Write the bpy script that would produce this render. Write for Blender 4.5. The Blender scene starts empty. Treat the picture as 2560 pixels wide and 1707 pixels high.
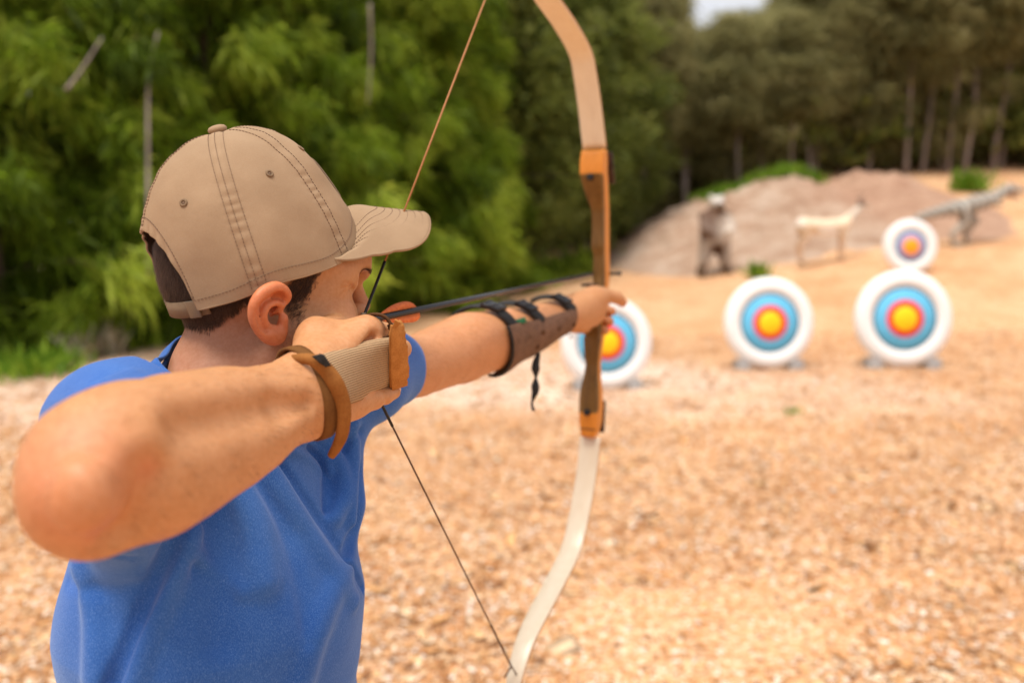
HRES, NCHIP, NLEAF = .0016, 150000, 26000
import bpy, math, random
import numpy as np
from mathutils import Vector
rnd = random.Random(7)
rng = np.random.default_rng(11)
scene = bpy.context.scene
COL = scene.collection
# ------------------------------------------------------------------ camera
FPX = 28.0 / 36.0 * 2560.0
PITCH = math.radians(8.4)
CAM = np.array([0.0, 0.0, 1.6])
CF = np.array([0.0, math.cos(PITCH), -math.sin(PITCH)])
CU = np.array([0.0, math.sin(PITCH), math.cos(PITCH)])
CR = np.array([1.0, 0.0, 0.0])

def W(px, py, d):
    """a world point from a measured direction and a real distance along the lens axis"""
    return CAM + d * (CF + (px - 1280.0) / FPX * CR + (853.5 - py) / FPX * CU)

def camvec(x, y, z):
    return x * CR + y * CU + z * CF

cam_data = bpy.data.cameras.new('camera')
cam_data.lens = 28.0
cam_data.sensor_width = 36.0
cam_data.clip_start = 0.05
cam_data.clip_end = 500.0
cam_data.dof.use_dof = True
cam_data.dof.focus_distance = 0.76
cam_data.dof.aperture_fstop = 2.8
cam = bpy.data.objects.new('camera', cam_data)
cam.location = CAM
cam.rotation_euler = (math.pi / 2 - PITCH, 0, 0)
COL.objects.link(cam)
scene.camera = cam

# ------------------------------------------------------------------ object helpers
def tag(o, label=None, cat=None, group=None, kind=None):
    if label: o['label'] = label
    if cat: o['category'] = cat
    if group: o['group'] = group
    if kind: o['kind'] = kind
    return o

def empty(name, loc=(0, 0, 0)):
    o = bpy.data.objects.new(name, None)
    o.location = Vector([float(v) for v in loc])
    COL.objects.link(o)
    return o

def mesh_obj(name, verts, faces, mat, parent=None, smooth=True, mats=None, midx=None):
    me = bpy.data.meshes.new(name)
    verts = np.asarray(verts, dtype=np.float32)
    if isinstance(faces, np.ndarray):
        n, k = faces.shape
        me.vertices.add(len(verts))
        me.vertices.foreach_set('co', verts.ravel())
        me.loops.add(n * k)
        me.loops.foreach_set('vertex_index', faces.astype(np.int32).ravel())
        me.polygons.add(n)
        me.polygons.foreach_set('loop_start', np.arange(0, n * k, k, dtype=np.int32))
        me.update(calc_edges=True)
        me.validate()
    else:
        me.from_pydata([tuple(map(float, v)) for v in verts], [], [tuple(int(i) for i in f) for f in faces])
        me.update()
    if smooth:
        me.polygons.foreach_set('use_smooth', np.ones(len(me.polygons), dtype=bool))
    if mats:
        for m in mats: me.materials.append(m)
        if midx is not None:
            me.polygons.foreach_set('material_index', np.asarray(midx, dtype=np.int32))
    elif mat: me.materials.append(mat)
    o = bpy.data.objects.new(name, me)
    COL.objects.link(o)
    if parent is not None:
        o.parent = parent
        # geometry is written in world coordinates: undo the parent's place
        pm = Vector((0, 0, 0)); p = parent
        while p is not None:
            pm += p.location; p = p.parent
        o.location = -pm
    return o

def vcol(o, name, arr):
    a = o.data.attributes.new(name, 'FLOAT_COLOR', 'POINT')
    c = np.ones((len(o.data.vertices), 4), dtype=np.float32)
    c[:, :arr.shape[1]] = arr
    a.data.foreach_set('color', c.ravel())

def vfloat(o, name, arr):
    a = o.data.attributes.new(name, 'FLOAT', 'POINT')
    a.data.foreach_set('value', np.asarray(arr, dtype=np.float32).ravel())

class MB:
    """collects simple solids into one mesh"""
    def __init__(s): s.v = []; s.f = []; s.m = []; s.cur = 0
    def add(s, v, f):
        b = len(s.v); s.v += [tuple(map(float, p)) for p in v]
        s.f += [tuple(i + b for i in q) for q in f]; s.m += [s.cur] * len(f)
    def box(s, c, ax, ay, az):
        c = np.asarray(c, float); ax, ay, az = map(lambda q: np.asarray(q, float), (ax, ay, az))
        v = [c + i * ax + j * ay + k * az for i in (-1, 1) for j in (-1, 1) for k in (-1, 1)]
        s.add(v, [(0, 1, 3, 2), (4, 6, 7, 5), (0, 4, 5, 1), (2, 3, 7, 6), (0, 2, 6, 4), (1, 5, 7, 3)])
    def tube(s, pts, radii, n=12, cap=True, flat=None):
        pts = np.asarray(pts, float); N = len(pts)
        if np.isscalar(radii): radii = [radii] * N
        t = np.gradient(pts, axis=0); t /= np.linalg.norm(t, axis=1)[:, None] + 1e-12
        up = np.array([0, 0, 1.0]) if abs(t[0][2]) < .9 else np.array([1.0, 0, 0])
        if flat is not None: up = np.asarray(flat[1], float)
        a = np.cross(t[0], up); a /= np.linalg.norm(a)
        rings = []
        for i in range(N):
            if flat is not None:
                a = np.cross(t[i], up); a /= np.linalg.norm(a)
            else:
                a = a - t[i] * a.dot(t[i]); a /= np.linalg.norm(a)
            b = np.cross(t[i], a)
            sx = 1.0 if flat is None else flat[0]
            for k in range(n):
                w = 2 * math.pi * k / n
                rings.append(pts[i] + radii[i] * (math.cos(w) * a * sx + math.sin(w) * b))
        f = []
        for i in range(N - 1):
            for k in range(n):
                k2 = (k + 1) % n
                f.append((i * n + k, i * n + k2, (i + 1) * n + k2, (i + 1) * n + k))
        if cap:
            f.append(tuple(range(n - 1, -1, -1))); f.append(tuple((N - 1) * n + k for k in range(n)))
        s.add(rings, f)
    def loft(s, secs, cap=True):
        n = len(secs[0]); N = len(secs); v = [p for q in secs for p in q]; f = []
        for i in range(N - 1):
            for k in range(n):
                k2 = (k + 1) % n
                f.append((i * n + k, i * n + k2, (i + 1) * n + k2, (i + 1) * n + k))
        if cap:
            f.append(tuple(range(n - 1, -1, -1))); f.append(tuple((N - 1) * n + k for k in range(n)))
        s.add(v, f)
    def build(s, name, mat, parent=None, smooth=True, mats=None):
        return mesh_obj(name, s.v, s.f, mat, parent, smooth, mats, s.m if mats else None)

def bevel(o, w=.001, seg=2):
    m = o.modifiers.new('bevel', 'BEVEL'); m.width = w; m.segments = seg; m.limit_method = 'ANGLE'; m.angle_limit = .6
    return o

def catmull(P, n):
    """smooth curve through control points, n samples"""
    P = np.asarray(P, float); N = len(P)
    Q = np.vstack([2 * P[0] - P[1], P, 2 * P[-1] - P[-2]])
    t = np.linspace(0, N - 1 - 1e-9, n); i = t.astype(int); u = (t - i)[:, None]
    a, b, c, d = Q[i], Q[i + 1], Q[i + 2], Q[i + 3]
    return .5 * ((2 * b) + (c - a) * u + (2 * a - 5 * b + 4 * c - d) * u ** 2 + (3 * b - a - 3 * c + d) * u ** 3)

def nrm(v):
    v = np.asarray(v, float); return v / (np.linalg.norm(v) + 1e-12)

# ------------------------------------------------------------------ cheap value noise (for mesh detail)
_perm = rng.integers(0, 2 ** 31, 8)
def vnoise(p, scale=1.0, seed=0):
    p = np.asarray(p, dtype=np.float64) * scale + seed * 17.31
    i = np.floor(p).astype(np.int64); f = p - i; f = f * f * (3 - 2 * f)
    def h(a, b, c):
        n = (a * 73856093) ^ (b * 19349663) ^ (c * 83492791) ^ (seed * 2654435)
        n = (n ^ (n >> 13)) * 1274126177 & 0x7fffffff
        n = (n ^ (n >> 11)) * 1103515245 & 0x7fffffff
        return (n & 0xffff) / 65535.0
    r = 0
    for dx in (0, 1):
        for dy in (0, 1):
            for dz in (0, 1):
                w = (f[:, 0] if dx else 1 - f[:, 0]) * (f[:, 1] if dy else 1 - f[:, 1]) * (f[:, 2] if dz else 1 - f[:, 2])
                r = r + w * h(i[:, 0] + dx, i[:, 1] + dy, i[:, 2] + dz)
    return r * 2 - 1

# ------------------------------------------------------------------ signed distance modelling
def smin(a, b, k):
    h = np.maximum(k - np.abs(a - b), 0.0) / k
    return np.minimum(a, b) - h * h * k * .25

def smax(a, b, k): return -smin(-a, -b, k)

class Cone:
    def __init__(s, a, b, ra, rb, k=.01, flat=None):
        s.a = np.asarray(a, float); s.b = np.asarray(b, float); s.ra = ra; s.rb = rb; s.k = k
        s.ba = s.b - s.a; s.L = max(s.ba.dot(s.ba), 1e-12); s.flat = flat
        if flat is not None:
            s.n = nrm(flat[0]); s.sc = flat[1]           # radius along n becomes sc * r
    def d(s, p):
        q = p - s.a
        t = np.clip(q @ s.ba / s.L, 0, 1)
        r = q - t[:, None] * s.ba
        R = s.ra + t * (s.rb - s.ra)
        if s.flat is None:
            return np.sqrt((r * r).sum(1)) - R
        c = r @ s.n
        l = np.sqrt(np.maximum((r * r).sum(1) + c * c * (1 / s.sc ** 2 - 1), 1e-14))
        g = np.sqrt(np.maximum((r * r).sum(1) + c * c * (1 / s.sc ** 4 - 1), 1e-14))
        return (l - R) * l / g

class Ell:
    def __init__(s, c, r, M=None, k=.01):
        s.c = np.asarray(c, float); s.r = np.asarray(r, float); s.M = np.eye(3) if M is None else np.asarray(M, float); s.k = k
    def d(s, p):                                         # M: columns are the local axes
        q = (p - s.c) @ s.M
        k0 = np.sqrt(((q / s.r) ** 2).sum(1)) + 1e-9
        k1 = np.sqrt(((q / s.r ** 2) ** 2).sum(1)) + 1e-9
        return k0 * (k0 - 1) / k1

def chain(pts, radii, k=.006, flat=None):
    return [Cone(pts[i], pts[i + 1], radii[i], radii[i + 1], k if i == 0 else .002 if flat is None else .004, flat) for i in range(len(pts) - 1)]

class Group:
    """ordered list of (op, prim): '+' union, '-' subtract; far members are skipped block by block"""
    def __init__(s): s.items = []; s.dv = None
    def add(s, *prims):
        for p in prims:
            if isinstance(p, (list, tuple)): s.add(*p)
            else: s.items.append(('+', p))
        return s
    def sub(s, *prims):
        for p in prims: s.items.append(('-', p))
        return s
    def prep(s, cen):
        s.dv = np.stack([it[1].d(cen) for it in s.items])
        s.plus = np.array([it[0] == '+' for it in s.items])
        s.near = s.dv[s.plus].min(0)
    def d(s, p, blk=None, r=0):
        res = None
        if blk is None: use = range(len(s.items))
        else:
            dv = s.dv[:, blk]; near = s.near[blk]
            kk = np.array([it[1].k for it in s.items])
            use = np.where(np.where(s.plus, dv < near + 2.15 * r + kk, dv < 1.1 * r + kk + .002))[0]
        for n in use:
            op, pr = s.items[n]
            v = pr.d(p)
            if op == '+': res = v if res is None else smin(res, v, pr.k)
            elif res is not None: res = smax(res, -v, pr.k)
        return res if res is not None else np.full(len(p), 1.0)

from concurrent.futures import ThreadPoolExecutor
def surface_nets(f, lo, hi, h, groups=(), nb=16, margin=.006):
    """f(points, center, radius) -> sdf. block sparse; returns verts, quads"""
    lo = np.asarray(lo, float); hi = np.asarray(hi, float)
    B = h * nb; r = B * math.sqrt(3) / 2
    nblk = np.ceil((hi - lo) / B).astype(int)
    bi = np.stack(np.meshgrid(*[np.arange(n) for n in nblk], indexing='ij'), -1).reshape(-1, 3)
    cen = lo + (bi + .5) * B
    dc = f(cen, None, 0)
    act = np.abs(dc) < r * 1.15 + margin
    bi = bi[act]; cen = cen[act]
    for g_ in groups: g_.prep(cen + h / 2)
    g = np.arange(nb + 2); G = np.stack(np.meshgrid(g, g, g, indexing='ij'), -1).reshape(-1, 3)
    S = nb + 2
    N = (nblk * nb + 4).astype(np.int64)
    ids = []; pos = []; quads = []
    def cid(ijk): return (ijk[:, 0] * N[1] + ijk[:, 1]) * N[2] + ijk[:, 2]
    def ev(n):
        P = (lo + (bi[n] * nb + G) * h)
        v = f(P, n, r * 1.12)
        return None if v.min() > 0 or v.max() < 0 else v
    pool = ThreadPoolExecutor(4)
    for n, v in enumerate(pool.map(ev, range(len(bi)), chunksize=8)):
        if v is None: continue
        base = bi[n] * nb
        D = v.reshape(S, S, S); ins = D < 0
        # cells owned: 0..nb-1 (each needs corner +1)
        m = nb
        cs = np.zeros((m, m, m), int); acc = np.zeros((m, m, m, 3)); cnt = np.zeros((m, m, m))
        corners = [(i, j, k) for i in (0, 1) for j in (0, 1) for k in (0, 1)]
        for i, j, k in corners: cs += ins[i:i + m, j:j + m, k:k + m]
        mix = (cs > 0) & (cs < 8)
        if mix.any():
            I = np.argwhere(mix)
            pa = np.zeros((len(I), 3)); pc = np.zeros(len(I))
            for a in range(3):
                o1, o2 = [x for x in range(3) if x != a]
                for u in (0, 1):
                    for w in (0, 1):
                        A = I.copy(); A[:, o1] += u; A[:, o2] += w
                        Bq = A.copy(); Bq[:, a] += 1
                        va = D[A[:, 0], A[:, 1], A[:, 2]]; vb = D[Bq[:, 0], Bq[:, 1], Bq[:, 2]]
                        s = (va < 0) != (vb < 0)
                        t = np.where(s, va / np.where(s, va - vb, 1), 0)
                        q = A.astype(float); q[:, a] += t
                        pa += q * s[:, None]; pc += s
            pa /= pc[:, None]
            ids.append(cid(base + I)); pos.append(lo + (base + pa) * h)
        # faces for edges starting at points 1..nb (owned)
        for a in range(3):
            o1, o2 = [(1, 2), (2, 0), (0, 1)][a]
            sl = [slice(1, nb + 1)] * 3
            A = ins[sl[0], sl[1], sl[2]]
            sh = [0, 0, 0]; sh[a] = 1
            Bn = ins[1 + sh[0]:nb + 1 + sh[0], 1 + sh[1]:nb + 1 + sh[1], 1 + sh[2]:nb + 1 + sh[2]]
            E = np.argwhere(A != Bn)
            if len(E) == 0: continue
            fl = A[E[:, 0], E[:, 1], E[:, 2]]
            E = E + 1 + base
            e1 = np.zeros(3, int); e1[o1] = 1; e2 = np.zeros(3, int); e2[o2] = 1
            q = np.stack([cid(E - e1 - e2), cid(E - e2), cid(E), cid(E - e1)], 1)
            q[~fl] = q[~fl][:, ::-1]
            quads.append(q)
    ids = np.concatenate(ids); pos = np.concatenate(pos); quads = np.concatenate(quads)
    o = np.argsort(ids); ids = ids[o]; pos = pos[o]
    keep = np.concatenate([[True], ids[1:] != ids[:-1]]); ids = ids[keep]; pos = pos[keep]
    ix = np.searchsorted(ids, quads); ix = np.minimum(ix, len(ids) - 1)
    ok = (ids[ix] == quads).all(1)
    return pos, ix[ok]

def grad(f, p, e=.0005):
    g = np.zeros_like(p)
    for a in range(3):
        q = p.copy(); q[:, a] += e; r = p.copy(); r[:, a] -= e
        g[:, a] = f(q) - f(r)
    return g / (np.linalg.norm(g, axis=1)[:, None] + 1e-12)

def trace(f, px, py, d0=.3, d1=2.0):
    """first point of a surface along measured sight lines"""
    px = np.atleast_1d(np.asarray(px, float)); py = np.atleast_1d(np.asarray(py, float))
    dirs = CF[None] + ((px - 1280) / FPX)[:, None] * CR + ((853.5 - py) / FPX)[:, None] * CU
    L = np.linalg.norm(dirs, axis=1); dirs = dirs / L[:, None]
    t = np.full(len(px), d0) * L
    for _ in range(60):
        t = t + np.clip(f(CAM + t[:, None] * dirs), -.01, .1) * .9
        t = np.minimum(t, d1)
    return CAM + t[:, None] * dirs, t < d1 - .01

# ------------------------------------------------------------------ material helpers
class NT:
    def __init__(s, name):
        s.m = bpy.data.materials.new(name); s.m.use_nodes = True
        s.t = s.m.node_tree; s.b = s.t.nodes['Principled BSDF']; s.out = s.t.nodes['Material Output']
    def n(s, ty, **kw):
        nd = s.t.nodes.new(ty)
        for k, v in kw.items():
            if k.startswith('_'): nd.inputs[int(k[1:])].default_value = v
            elif k in nd.inputs: nd.inputs[k].default_value = v
            else: setattr(nd, k, v)
        return nd
    def l(s, a, b): s.t.links.new(a, b)
    def coord(s, kind='Object', scale=None):
        tc = s.n('ShaderNodeTexCoord').outputs[kind]
        if scale is None: return tc
        mp = s.n('ShaderNodeMapping'); mp.inputs['Scale'].default_value = scale
        s.l(tc, mp.inputs['Vector']); return mp.outputs['Vector']
    def noise(s, vec, scale, detail=3, rough=.55, dist=0):
        nd = s.n('ShaderNodeTexNoise'); nd.inputs['Scale'].default_value = scale; nd.inputs['Detail'].default_value = detail
        nd.inputs['Roughness'].default_value = rough; nd.inputs['Distortion'].default_value = dist
        s.l(vec, nd.inputs['Vector']); return nd.outputs['Fac']
    def ramp(s, fac, stops):
        nd = s.n('ShaderNodeValToRGB'); cr = nd.color_ramp
        while len(cr.elements) < len(stops): cr.elements.new(.5)
        for e, (p, c) in zip(cr.elements, stops): e.position = p; e.color = (*c, 1) if len(c) == 3 else c
        s.l(fac, nd.inputs['Fac']); return nd.outputs['Color']
    def mix(s, fac, a, b, mode='MIX'):
        nd = s.n('ShaderNodeMix', data_type='RGBA', blend_type=mode)
        for sock, v in ((nd.inputs[0], fac), (nd.inputs[6], a), (nd.inputs[7], b)):
            if isinstance(v, (int, float)): sock.default_value = v
            elif isinstance(v, (tuple, list)): sock.default_value = (*v, 1) if len(v) == 3 else v
            else: s.l(v, sock)
        return nd.outputs[2]
    def math(s, op, a, b=0.0):
        nd = s.n('ShaderNodeMath', operation=op)
        for sock, v in ((nd.inputs[0], a), (nd.inputs[1], b)):
            if isinstance(v, (int, float)): sock.default_value = v
            else: s.l(v, sock)
        return nd.outputs[0]
    def bump(s, h, strength=.3, dist=.001, prev=None):
        nd = s.n('ShaderNodeBump'); nd.inputs['Strength'].default_value = strength; nd.inputs['Distance'].default_value = dist
        s.l(h, nd.inputs['Height'])
        if prev is not None: s.l(prev, nd.inputs['Normal'])
        return nd.outputs['Normal']
    def set(s, color=None, rough=None, normal=None, spec=None, **kw):
        for k, v in (('Base Color', color), ('Roughness', rough), ('Normal', normal), ('Specular IOR Level', spec)):
            if v is None: continue
            if isinstance(v, (tuple, list)): s.b.inputs[k].default_value = (*v, 1)
            elif isinstance(v, (int, float)): s.b.inputs[k].default_value = v
            else: s.l(v, s.b.inputs[k])
        for k, v in kw.items(): s.b.inputs[k.replace('_', ' ')].default_value = v
        return s.m

def simple_mat(name, c1, c2, scale=20, rough=.7, bump=.2, bdist=.001, detail=4, spec=.3, stretch=None):
    t = NT(name); v = t.coord('Object', stretch) if stretch else t.coord()
    f = t.noise(v, scale, detail)
    col = t.ramp(f, [(.3, c1), (.7, c2)])
    return t.set(color=col, rough=rough, spec=spec, normal=t.bump(f, bump, bdist))
# ================================================================== MATERIALS OF THE PERSON
def skin_material():
    t = NT('skin'); v = t.coord()
    at = t.n('ShaderNodeAttribute', attribute_name='tint')
    f1 = t.noise(v, 38, 4, .6); f2 = t.noise(v, 260, 3, .6)
    base = t.ramp(f1, [(.3, (.440, .196, .072)), (.72, (.500, .236, .098))])
    base = t.mix(.13, base, t.ramp(f2, [(.35, (.46, .17, .08)), (.65, (.80, .48, .30))]))
    spots = t.ramp(t.noise(v, 330, 1, .4), [(.17, (.74, .60, .52)), (.23, (1, 1, 1))])
    base = t.mix(1.0, base, spots, 'MULTIPLY')
    col = t.mix(1.0, base, at.outputs['Color'], 'MULTIPLY')
    vor = t.n('ShaderNodeTexVoronoi', feature='DISTANCE_TO_EDGE'); vor.inputs['Scale'].default_value = 900
    t.l(v, vor.inputs['Vector'])
    n = t.bump(vor.outputs['Distance'], .25, .0004)
    n = t.bump(t.noise(v, 120, 4, .6), .14, .0012, n)
    rough = t.math('ADD', t.math('MULTIPLY', f2, .22), .40)
    m = t.set(color=col, rough=rough, normal=n, spec=.38)
    t.b.inputs['Subsurface Weight'].default_value = .09
    t.b.inputs['Subsurface Radius'].default_value = (1.0, .35, .15)
    t.b.inputs['Subsurface Scale'].default_value = .006
    return m
M_SKIN = skin_material()

def cloth_blue():
    t = NT('blue_cotton'); v = t.coord()
    n1 = t.noise(t.coord('Object', (1, 1, .30)), 1500, 2, .7); n2 = t.noise(v, 14, 3)
    c = t.ramp(n1, [(.30, (.012, .062, .25)), (.52, (.022, .098, .35)), (.74, (.13, .235, .50))])
    c = t.mix(.28, c, t.ramp(n2, [(.3, (.02, .10, .42)), (.7, (.07, .20, .56))]))
    w = t.n('ShaderNodeTexWave'); w.inputs['Scale'].default_value = 480; w.inputs['Distortion'].default_value = 3
    w.inputs['Detail'].default_value = 2
    t.l(v, w.inputs['Vector'])
    nn = t.bump(w.outputs['Fac'], .25, .0005); nn = t.bump(t.noise(v, 300, 3), .35, .0008, nn)
    m = t.set(color=c, rough=.92, normal=nn, spec=.15)
    t.b.inputs['Sheen Weight'].default_value = .35; t.b.inputs['Sheen Roughness'].default_value = .5
    t.b.inputs['Sheen Tint'].default_value = (.55, .7, 1, 1)
    return m
M_BLUE = cloth_blue()

def cap_cloth(name='khaki_twill', k=1.0):
    t = NT(name); v = t.coord()
    c = t.ramp(t.noise(v, 22, 4), [(.3, (.285 * k, .185 * k, .108 * k)), (.7, (.340 * k, .226 * k, .135 * k))])
    c = t.mix(.08, c, t.ramp(t.noise(v, 1300, 1), [(.4, (.25, .17, .1)), (.6, (.5, .38, .26))]))
    w = t.n('ShaderNodeTexWave', bands_direction='DIAGONAL'); w.inputs['Scale'].default_value = 620
    w.inputs['Distortion'].default_value = .6; t.l(v, w.inputs['Vector'])
    nn = t.bump(w.outputs['Fac'], .18, .0004); nn = t.bump(t.noise(v, 30, 3, .5), .34, .0034, nn)
    return t.set(color=c, rough=.86, normal=nn, spec=.2)
M_CAP = cap_cloth(); M_CAPD = cap_cloth('khaki_trim', .62)
M_THREAD = simple_mat('brown_thread', (.15, .09, .058), (.20, .125, .08), 400, .8)
M_HAIR = None
def hair_mat():
    t = NT('brown_hair'); at = t.n('ShaderNodeAttribute', attribute_name='hue')
    c = t.ramp(at.outputs['Fac'], [(0, (.030, .014, .008)), (.6, (.085, .043, .024)), (1, (.19, .105, .060))])
    return t.set(color=c, rough=.42, spec=.4)
M_HAIR = hair_mat()
def suede(name, c1, c2, rough=.95):
    t = NT(name); v = t.coord()
    a = t.noise(v, 70, 5, .7); b = t.noise(v, 900, 3, .7)
    c = t.mix(.5, t.ramp(a, [(.3, c1), (.7, c2)]), t.ramp(b, [(.3, c1), (.72, c2)]))
    nn = t.bump(b, .6, .0006); nn = t.bump(a, .4, .0012, nn)
    return t.set(color=c, rough=rough, normal=nn, spec=.15)
M_SUEDE = suede('orange_suede', (.26, .090, .018), (.56, .26, .075))
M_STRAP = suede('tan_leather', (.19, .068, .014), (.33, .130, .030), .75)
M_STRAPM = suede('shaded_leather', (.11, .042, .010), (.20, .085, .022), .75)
M_STRAPIN = suede('dark_leather', (.050, .019, .006), (.12, .048, .014), .7)
M_GUARD = suede('worn_brown_leather', (.055, .027, .016), (.235, .125, .078), .55)
M_BLACK = simple_mat('black_webbing', (.006, .006, .006), (.02, .018, .018), 300, .55, .4, .0006)
M_BLACKP = simple_mat('black_plastic', (.008, .008, .009), (.02, .02, .024), 60, .25, .05)
M_CREAMT = simple_mat('cream_thread', (.42, .30, .18), (.6, .46, .30), 300, .8)
M_NAIL = simple_mat('fingernail', (.66, .36, .27), (.74, .46, .36), 90, .3, .03, .0003, spec=.5)
M_GREEN = simple_mat('green_label', (.01, .08, .03), (.03, .16, .07), 200, .6)
def elastic_mat():
    t = NT('elastic_webbing')
    at = t.n('ShaderNodeAttribute', attribute_name='across')
    s = t.math('SINE', t.math('MULTIPLY', at.outputs['Fac'], 2 * math.pi * 24))
    s = t.math('ADD', t.math('MULTIPLY', s, .5), .5)
    v = t.coord(); f = t.noise(v, 700, 2)
    c = t.mix(s, (.19, .105, .050), (.52, .335, .180)); c = t.mix(.25, c, t.ramp(f, [(.3, (.22, .14, .08)), (.7, (.52, .38, .24))]))
    return t.set(color=c, rough=.85, normal=t.bump(s, .9, .0008), spec=.2)
M_ELASTIC = elastic_mat()

# ================================================================== THE HEAD'S OWN FRAME
HH, HP, HR = math.radians(57), math.radians(3), math.radians(8)
def frame(h, p, r):
    f = np.array([math.sin(h) * math.cos(p), math.sin(p), math.cos(h) * math.cos(p)])
    l0 = np.array([-math.cos(h), 0, math.sin(h)])
    u0 = nrm(np.cross(f, l0)); u0 = u0 if u0[1] > 0 else -u0
    l = math.cos(r) * l0 + math.sin(r) * u0; u = -math.sin(r) * l0 + math.cos(r) * u0
    M = np.stack([f, l, u], 1)
    return np.stack([camvec(*M[:, i]) for i in range(3)], 1)
HM = frame(HH, HP, HR)
HO = CAM + camvec(-.25, .039, .785)
def H(x, y, z): return HO + HM @ np.array([x, y, z], float)
def toH(p): return (np.atleast_2d(p) - HO) @ HM
def HL(px, py, y):
    """the point of the head plane at side offset y that a measured direction meets"""
    d = W(px, py, 1.0) - CAM; n = HM[:, 1]
    t = (y - (CAM - HO) @ n) / (d @ n)
    return CAM + t * d
def c2(x, y): return 560 + x * .34443, 620 + y * .34443        # readings from an enlargement
def c1(x, y): return 340 + x * .38259, 300 + y * .38259

# ================================================================== BODY AS ONE DISTANCE FIELD
CM = frame(math.radians(57), math.radians(21), math.radians(7))
CO = HO + HM @ np.array([.001, 0, .024])
def he(x, y, z, a, b, c, k=.012, M=None):
    return Ell(H(x, y, z), (a, b, c), HM if M is None else M, k)
head = Group()
head.add(he(.000, 0, .052, .086, .069, .072), he(.03, 0, .045, .064, .058, .058), he(-.028, 0, .024, .052, .056, .046, .02),
         he(-.020, 0, -.03, .043, .048, .045, .02))
head.add(he(.042, 0, -.025, .050, .050, .062, .02))
for s in (-1, 1):
    head.add(Cone(H(-.005, s * .054, -.048), H(.068, s * .020, -.093), .016, .017, .02),
             he(.052, s * .046, -.010, .030, .020, .018, .014), he(.018, s * .053, -.040, .032, .018, .034, .015),
             he(.066, s * .028, -.042, .028, .022, .026, .015))
    head.add(Cone(H(.090, s * .008, .038), H(.072, s * .046, .035), .0085, .009, .014))
head.add(he(.078, 0, -.058, .026, .030, .028, .015), he(.076, 0, -.095, .018, .020, .016, .014))
def HS(px, py, y, s=0.0):
    """head point for a reading at side offset y; s slides it back along the face"""
    q = toH(HL(px, py, y))[0]; q[0] -= s; return q
qb, qn_, qt, qc, qk = HS(925, 681, -.014, .009), HS(898, 706, -.003, .0085), HS(925, 760, 0, .0115), HS(872, 716, -.050), HS(893, 788, -.034, .024)
for s in (-1, 1):
    head.add(Cone(H(qb[0], s * .010, qb[2]), H(qc[0] - .006, s * .050, qb[2] - .004), .0088, .0095, .012))
    head.add(Cone(H(qb[0] - .012, s * .016, qb[2] + .018), H(.055, s * .042, qb[2] + .012), .019, .015, .02))
    eye = H(qn_[0] - .018, s * .031, qc[2] + .004)
    head.sub(Ell(eye + HM[:, 0] * .017, (.014, .017, .0085), HM, .010))
    head.add(Ell(eye, (.0125, .0125, .0125), HM, .004))
    head.add(Cone(eye + HM @ [.0112, -s * .010, .0040], eye + HM @ [.0035, s * .0150, .0030], .0038, .0036, .004),      # squeezed lids
             Cone(eye + HM @ [.0108, -s * .010, -.0035], eye + HM @ [.0025, s * .0150, -.0022], .0040, .0036, .004))
    head.add(he(qk[0], s * .034, qk[2], .018, .018, .024, .016), he(qk[0] - .014, s * .040, qk[2] + .026, .022, .018, .016, .014))
head.add(chain([H(qn_[0], 0, qn_[2] + .006), H((qn_[0] + qt[0]) / 2 + .002, 0, (qn_[2] + qt[2]) / 2), H(qt[0], 0, qt[2])], [.0080, .0080, .0110], .010))
for s in (-1, 1):
    head.add(Ell(H(qt[0] - .009, s * .0130, qt[2] - .006), (.0115, .0075, .0085), HM, .006))
    head.sub(Ell(H(qt[0] - .004, s * .006, qt[2] - .0140), (.005, .0028, .004), HM, .002))
head.add(Cone(H(qk[0] + .014, 0, -.052), H(qk[0] + .004, -.020, -.055), .0062, .004, .006), Cone(H(qk[0] + .014, 0, -.052), H(qk[0] + .004, .020, -.055), .0062, .004, .006),
         Cone(H(qk[0] + .012, 0, -.065), H(qk[0] + .002, -.017, -.062), .0068, .004, .006), Cone(H(qk[0] + .012, 0, -.065), H(qk[0] + .002, .017, -.062), .0068, .004, .006))
head.add(he(.068, 0, -.012, .018, .026, .022, .010))
# crow's feet: three fine creases from the outer eye corner
for (x0, y0, x1, y1) in ((884, 716, 862, 706), (882, 719, 856, 719), (882, 722, 862, 731), (880, 726, 868, 738)):
    cp_ = np.array([[x0, y0], [(x0 + x1) / 2, (y0 + y1) / 2], [x1, y1]]); P3, ok = trace(head.d, cp_[:, 0], cp_[:, 1], .5, 1.1)
    if ok.all() and np.ptp((P3 - CAM) @ CF) < .03:
        for k in range(2): head.sub(Cone(P3[k], P3[k + 1], (.0011, .0008)[k], (.0008, .0004)[k], .0018))
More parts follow.
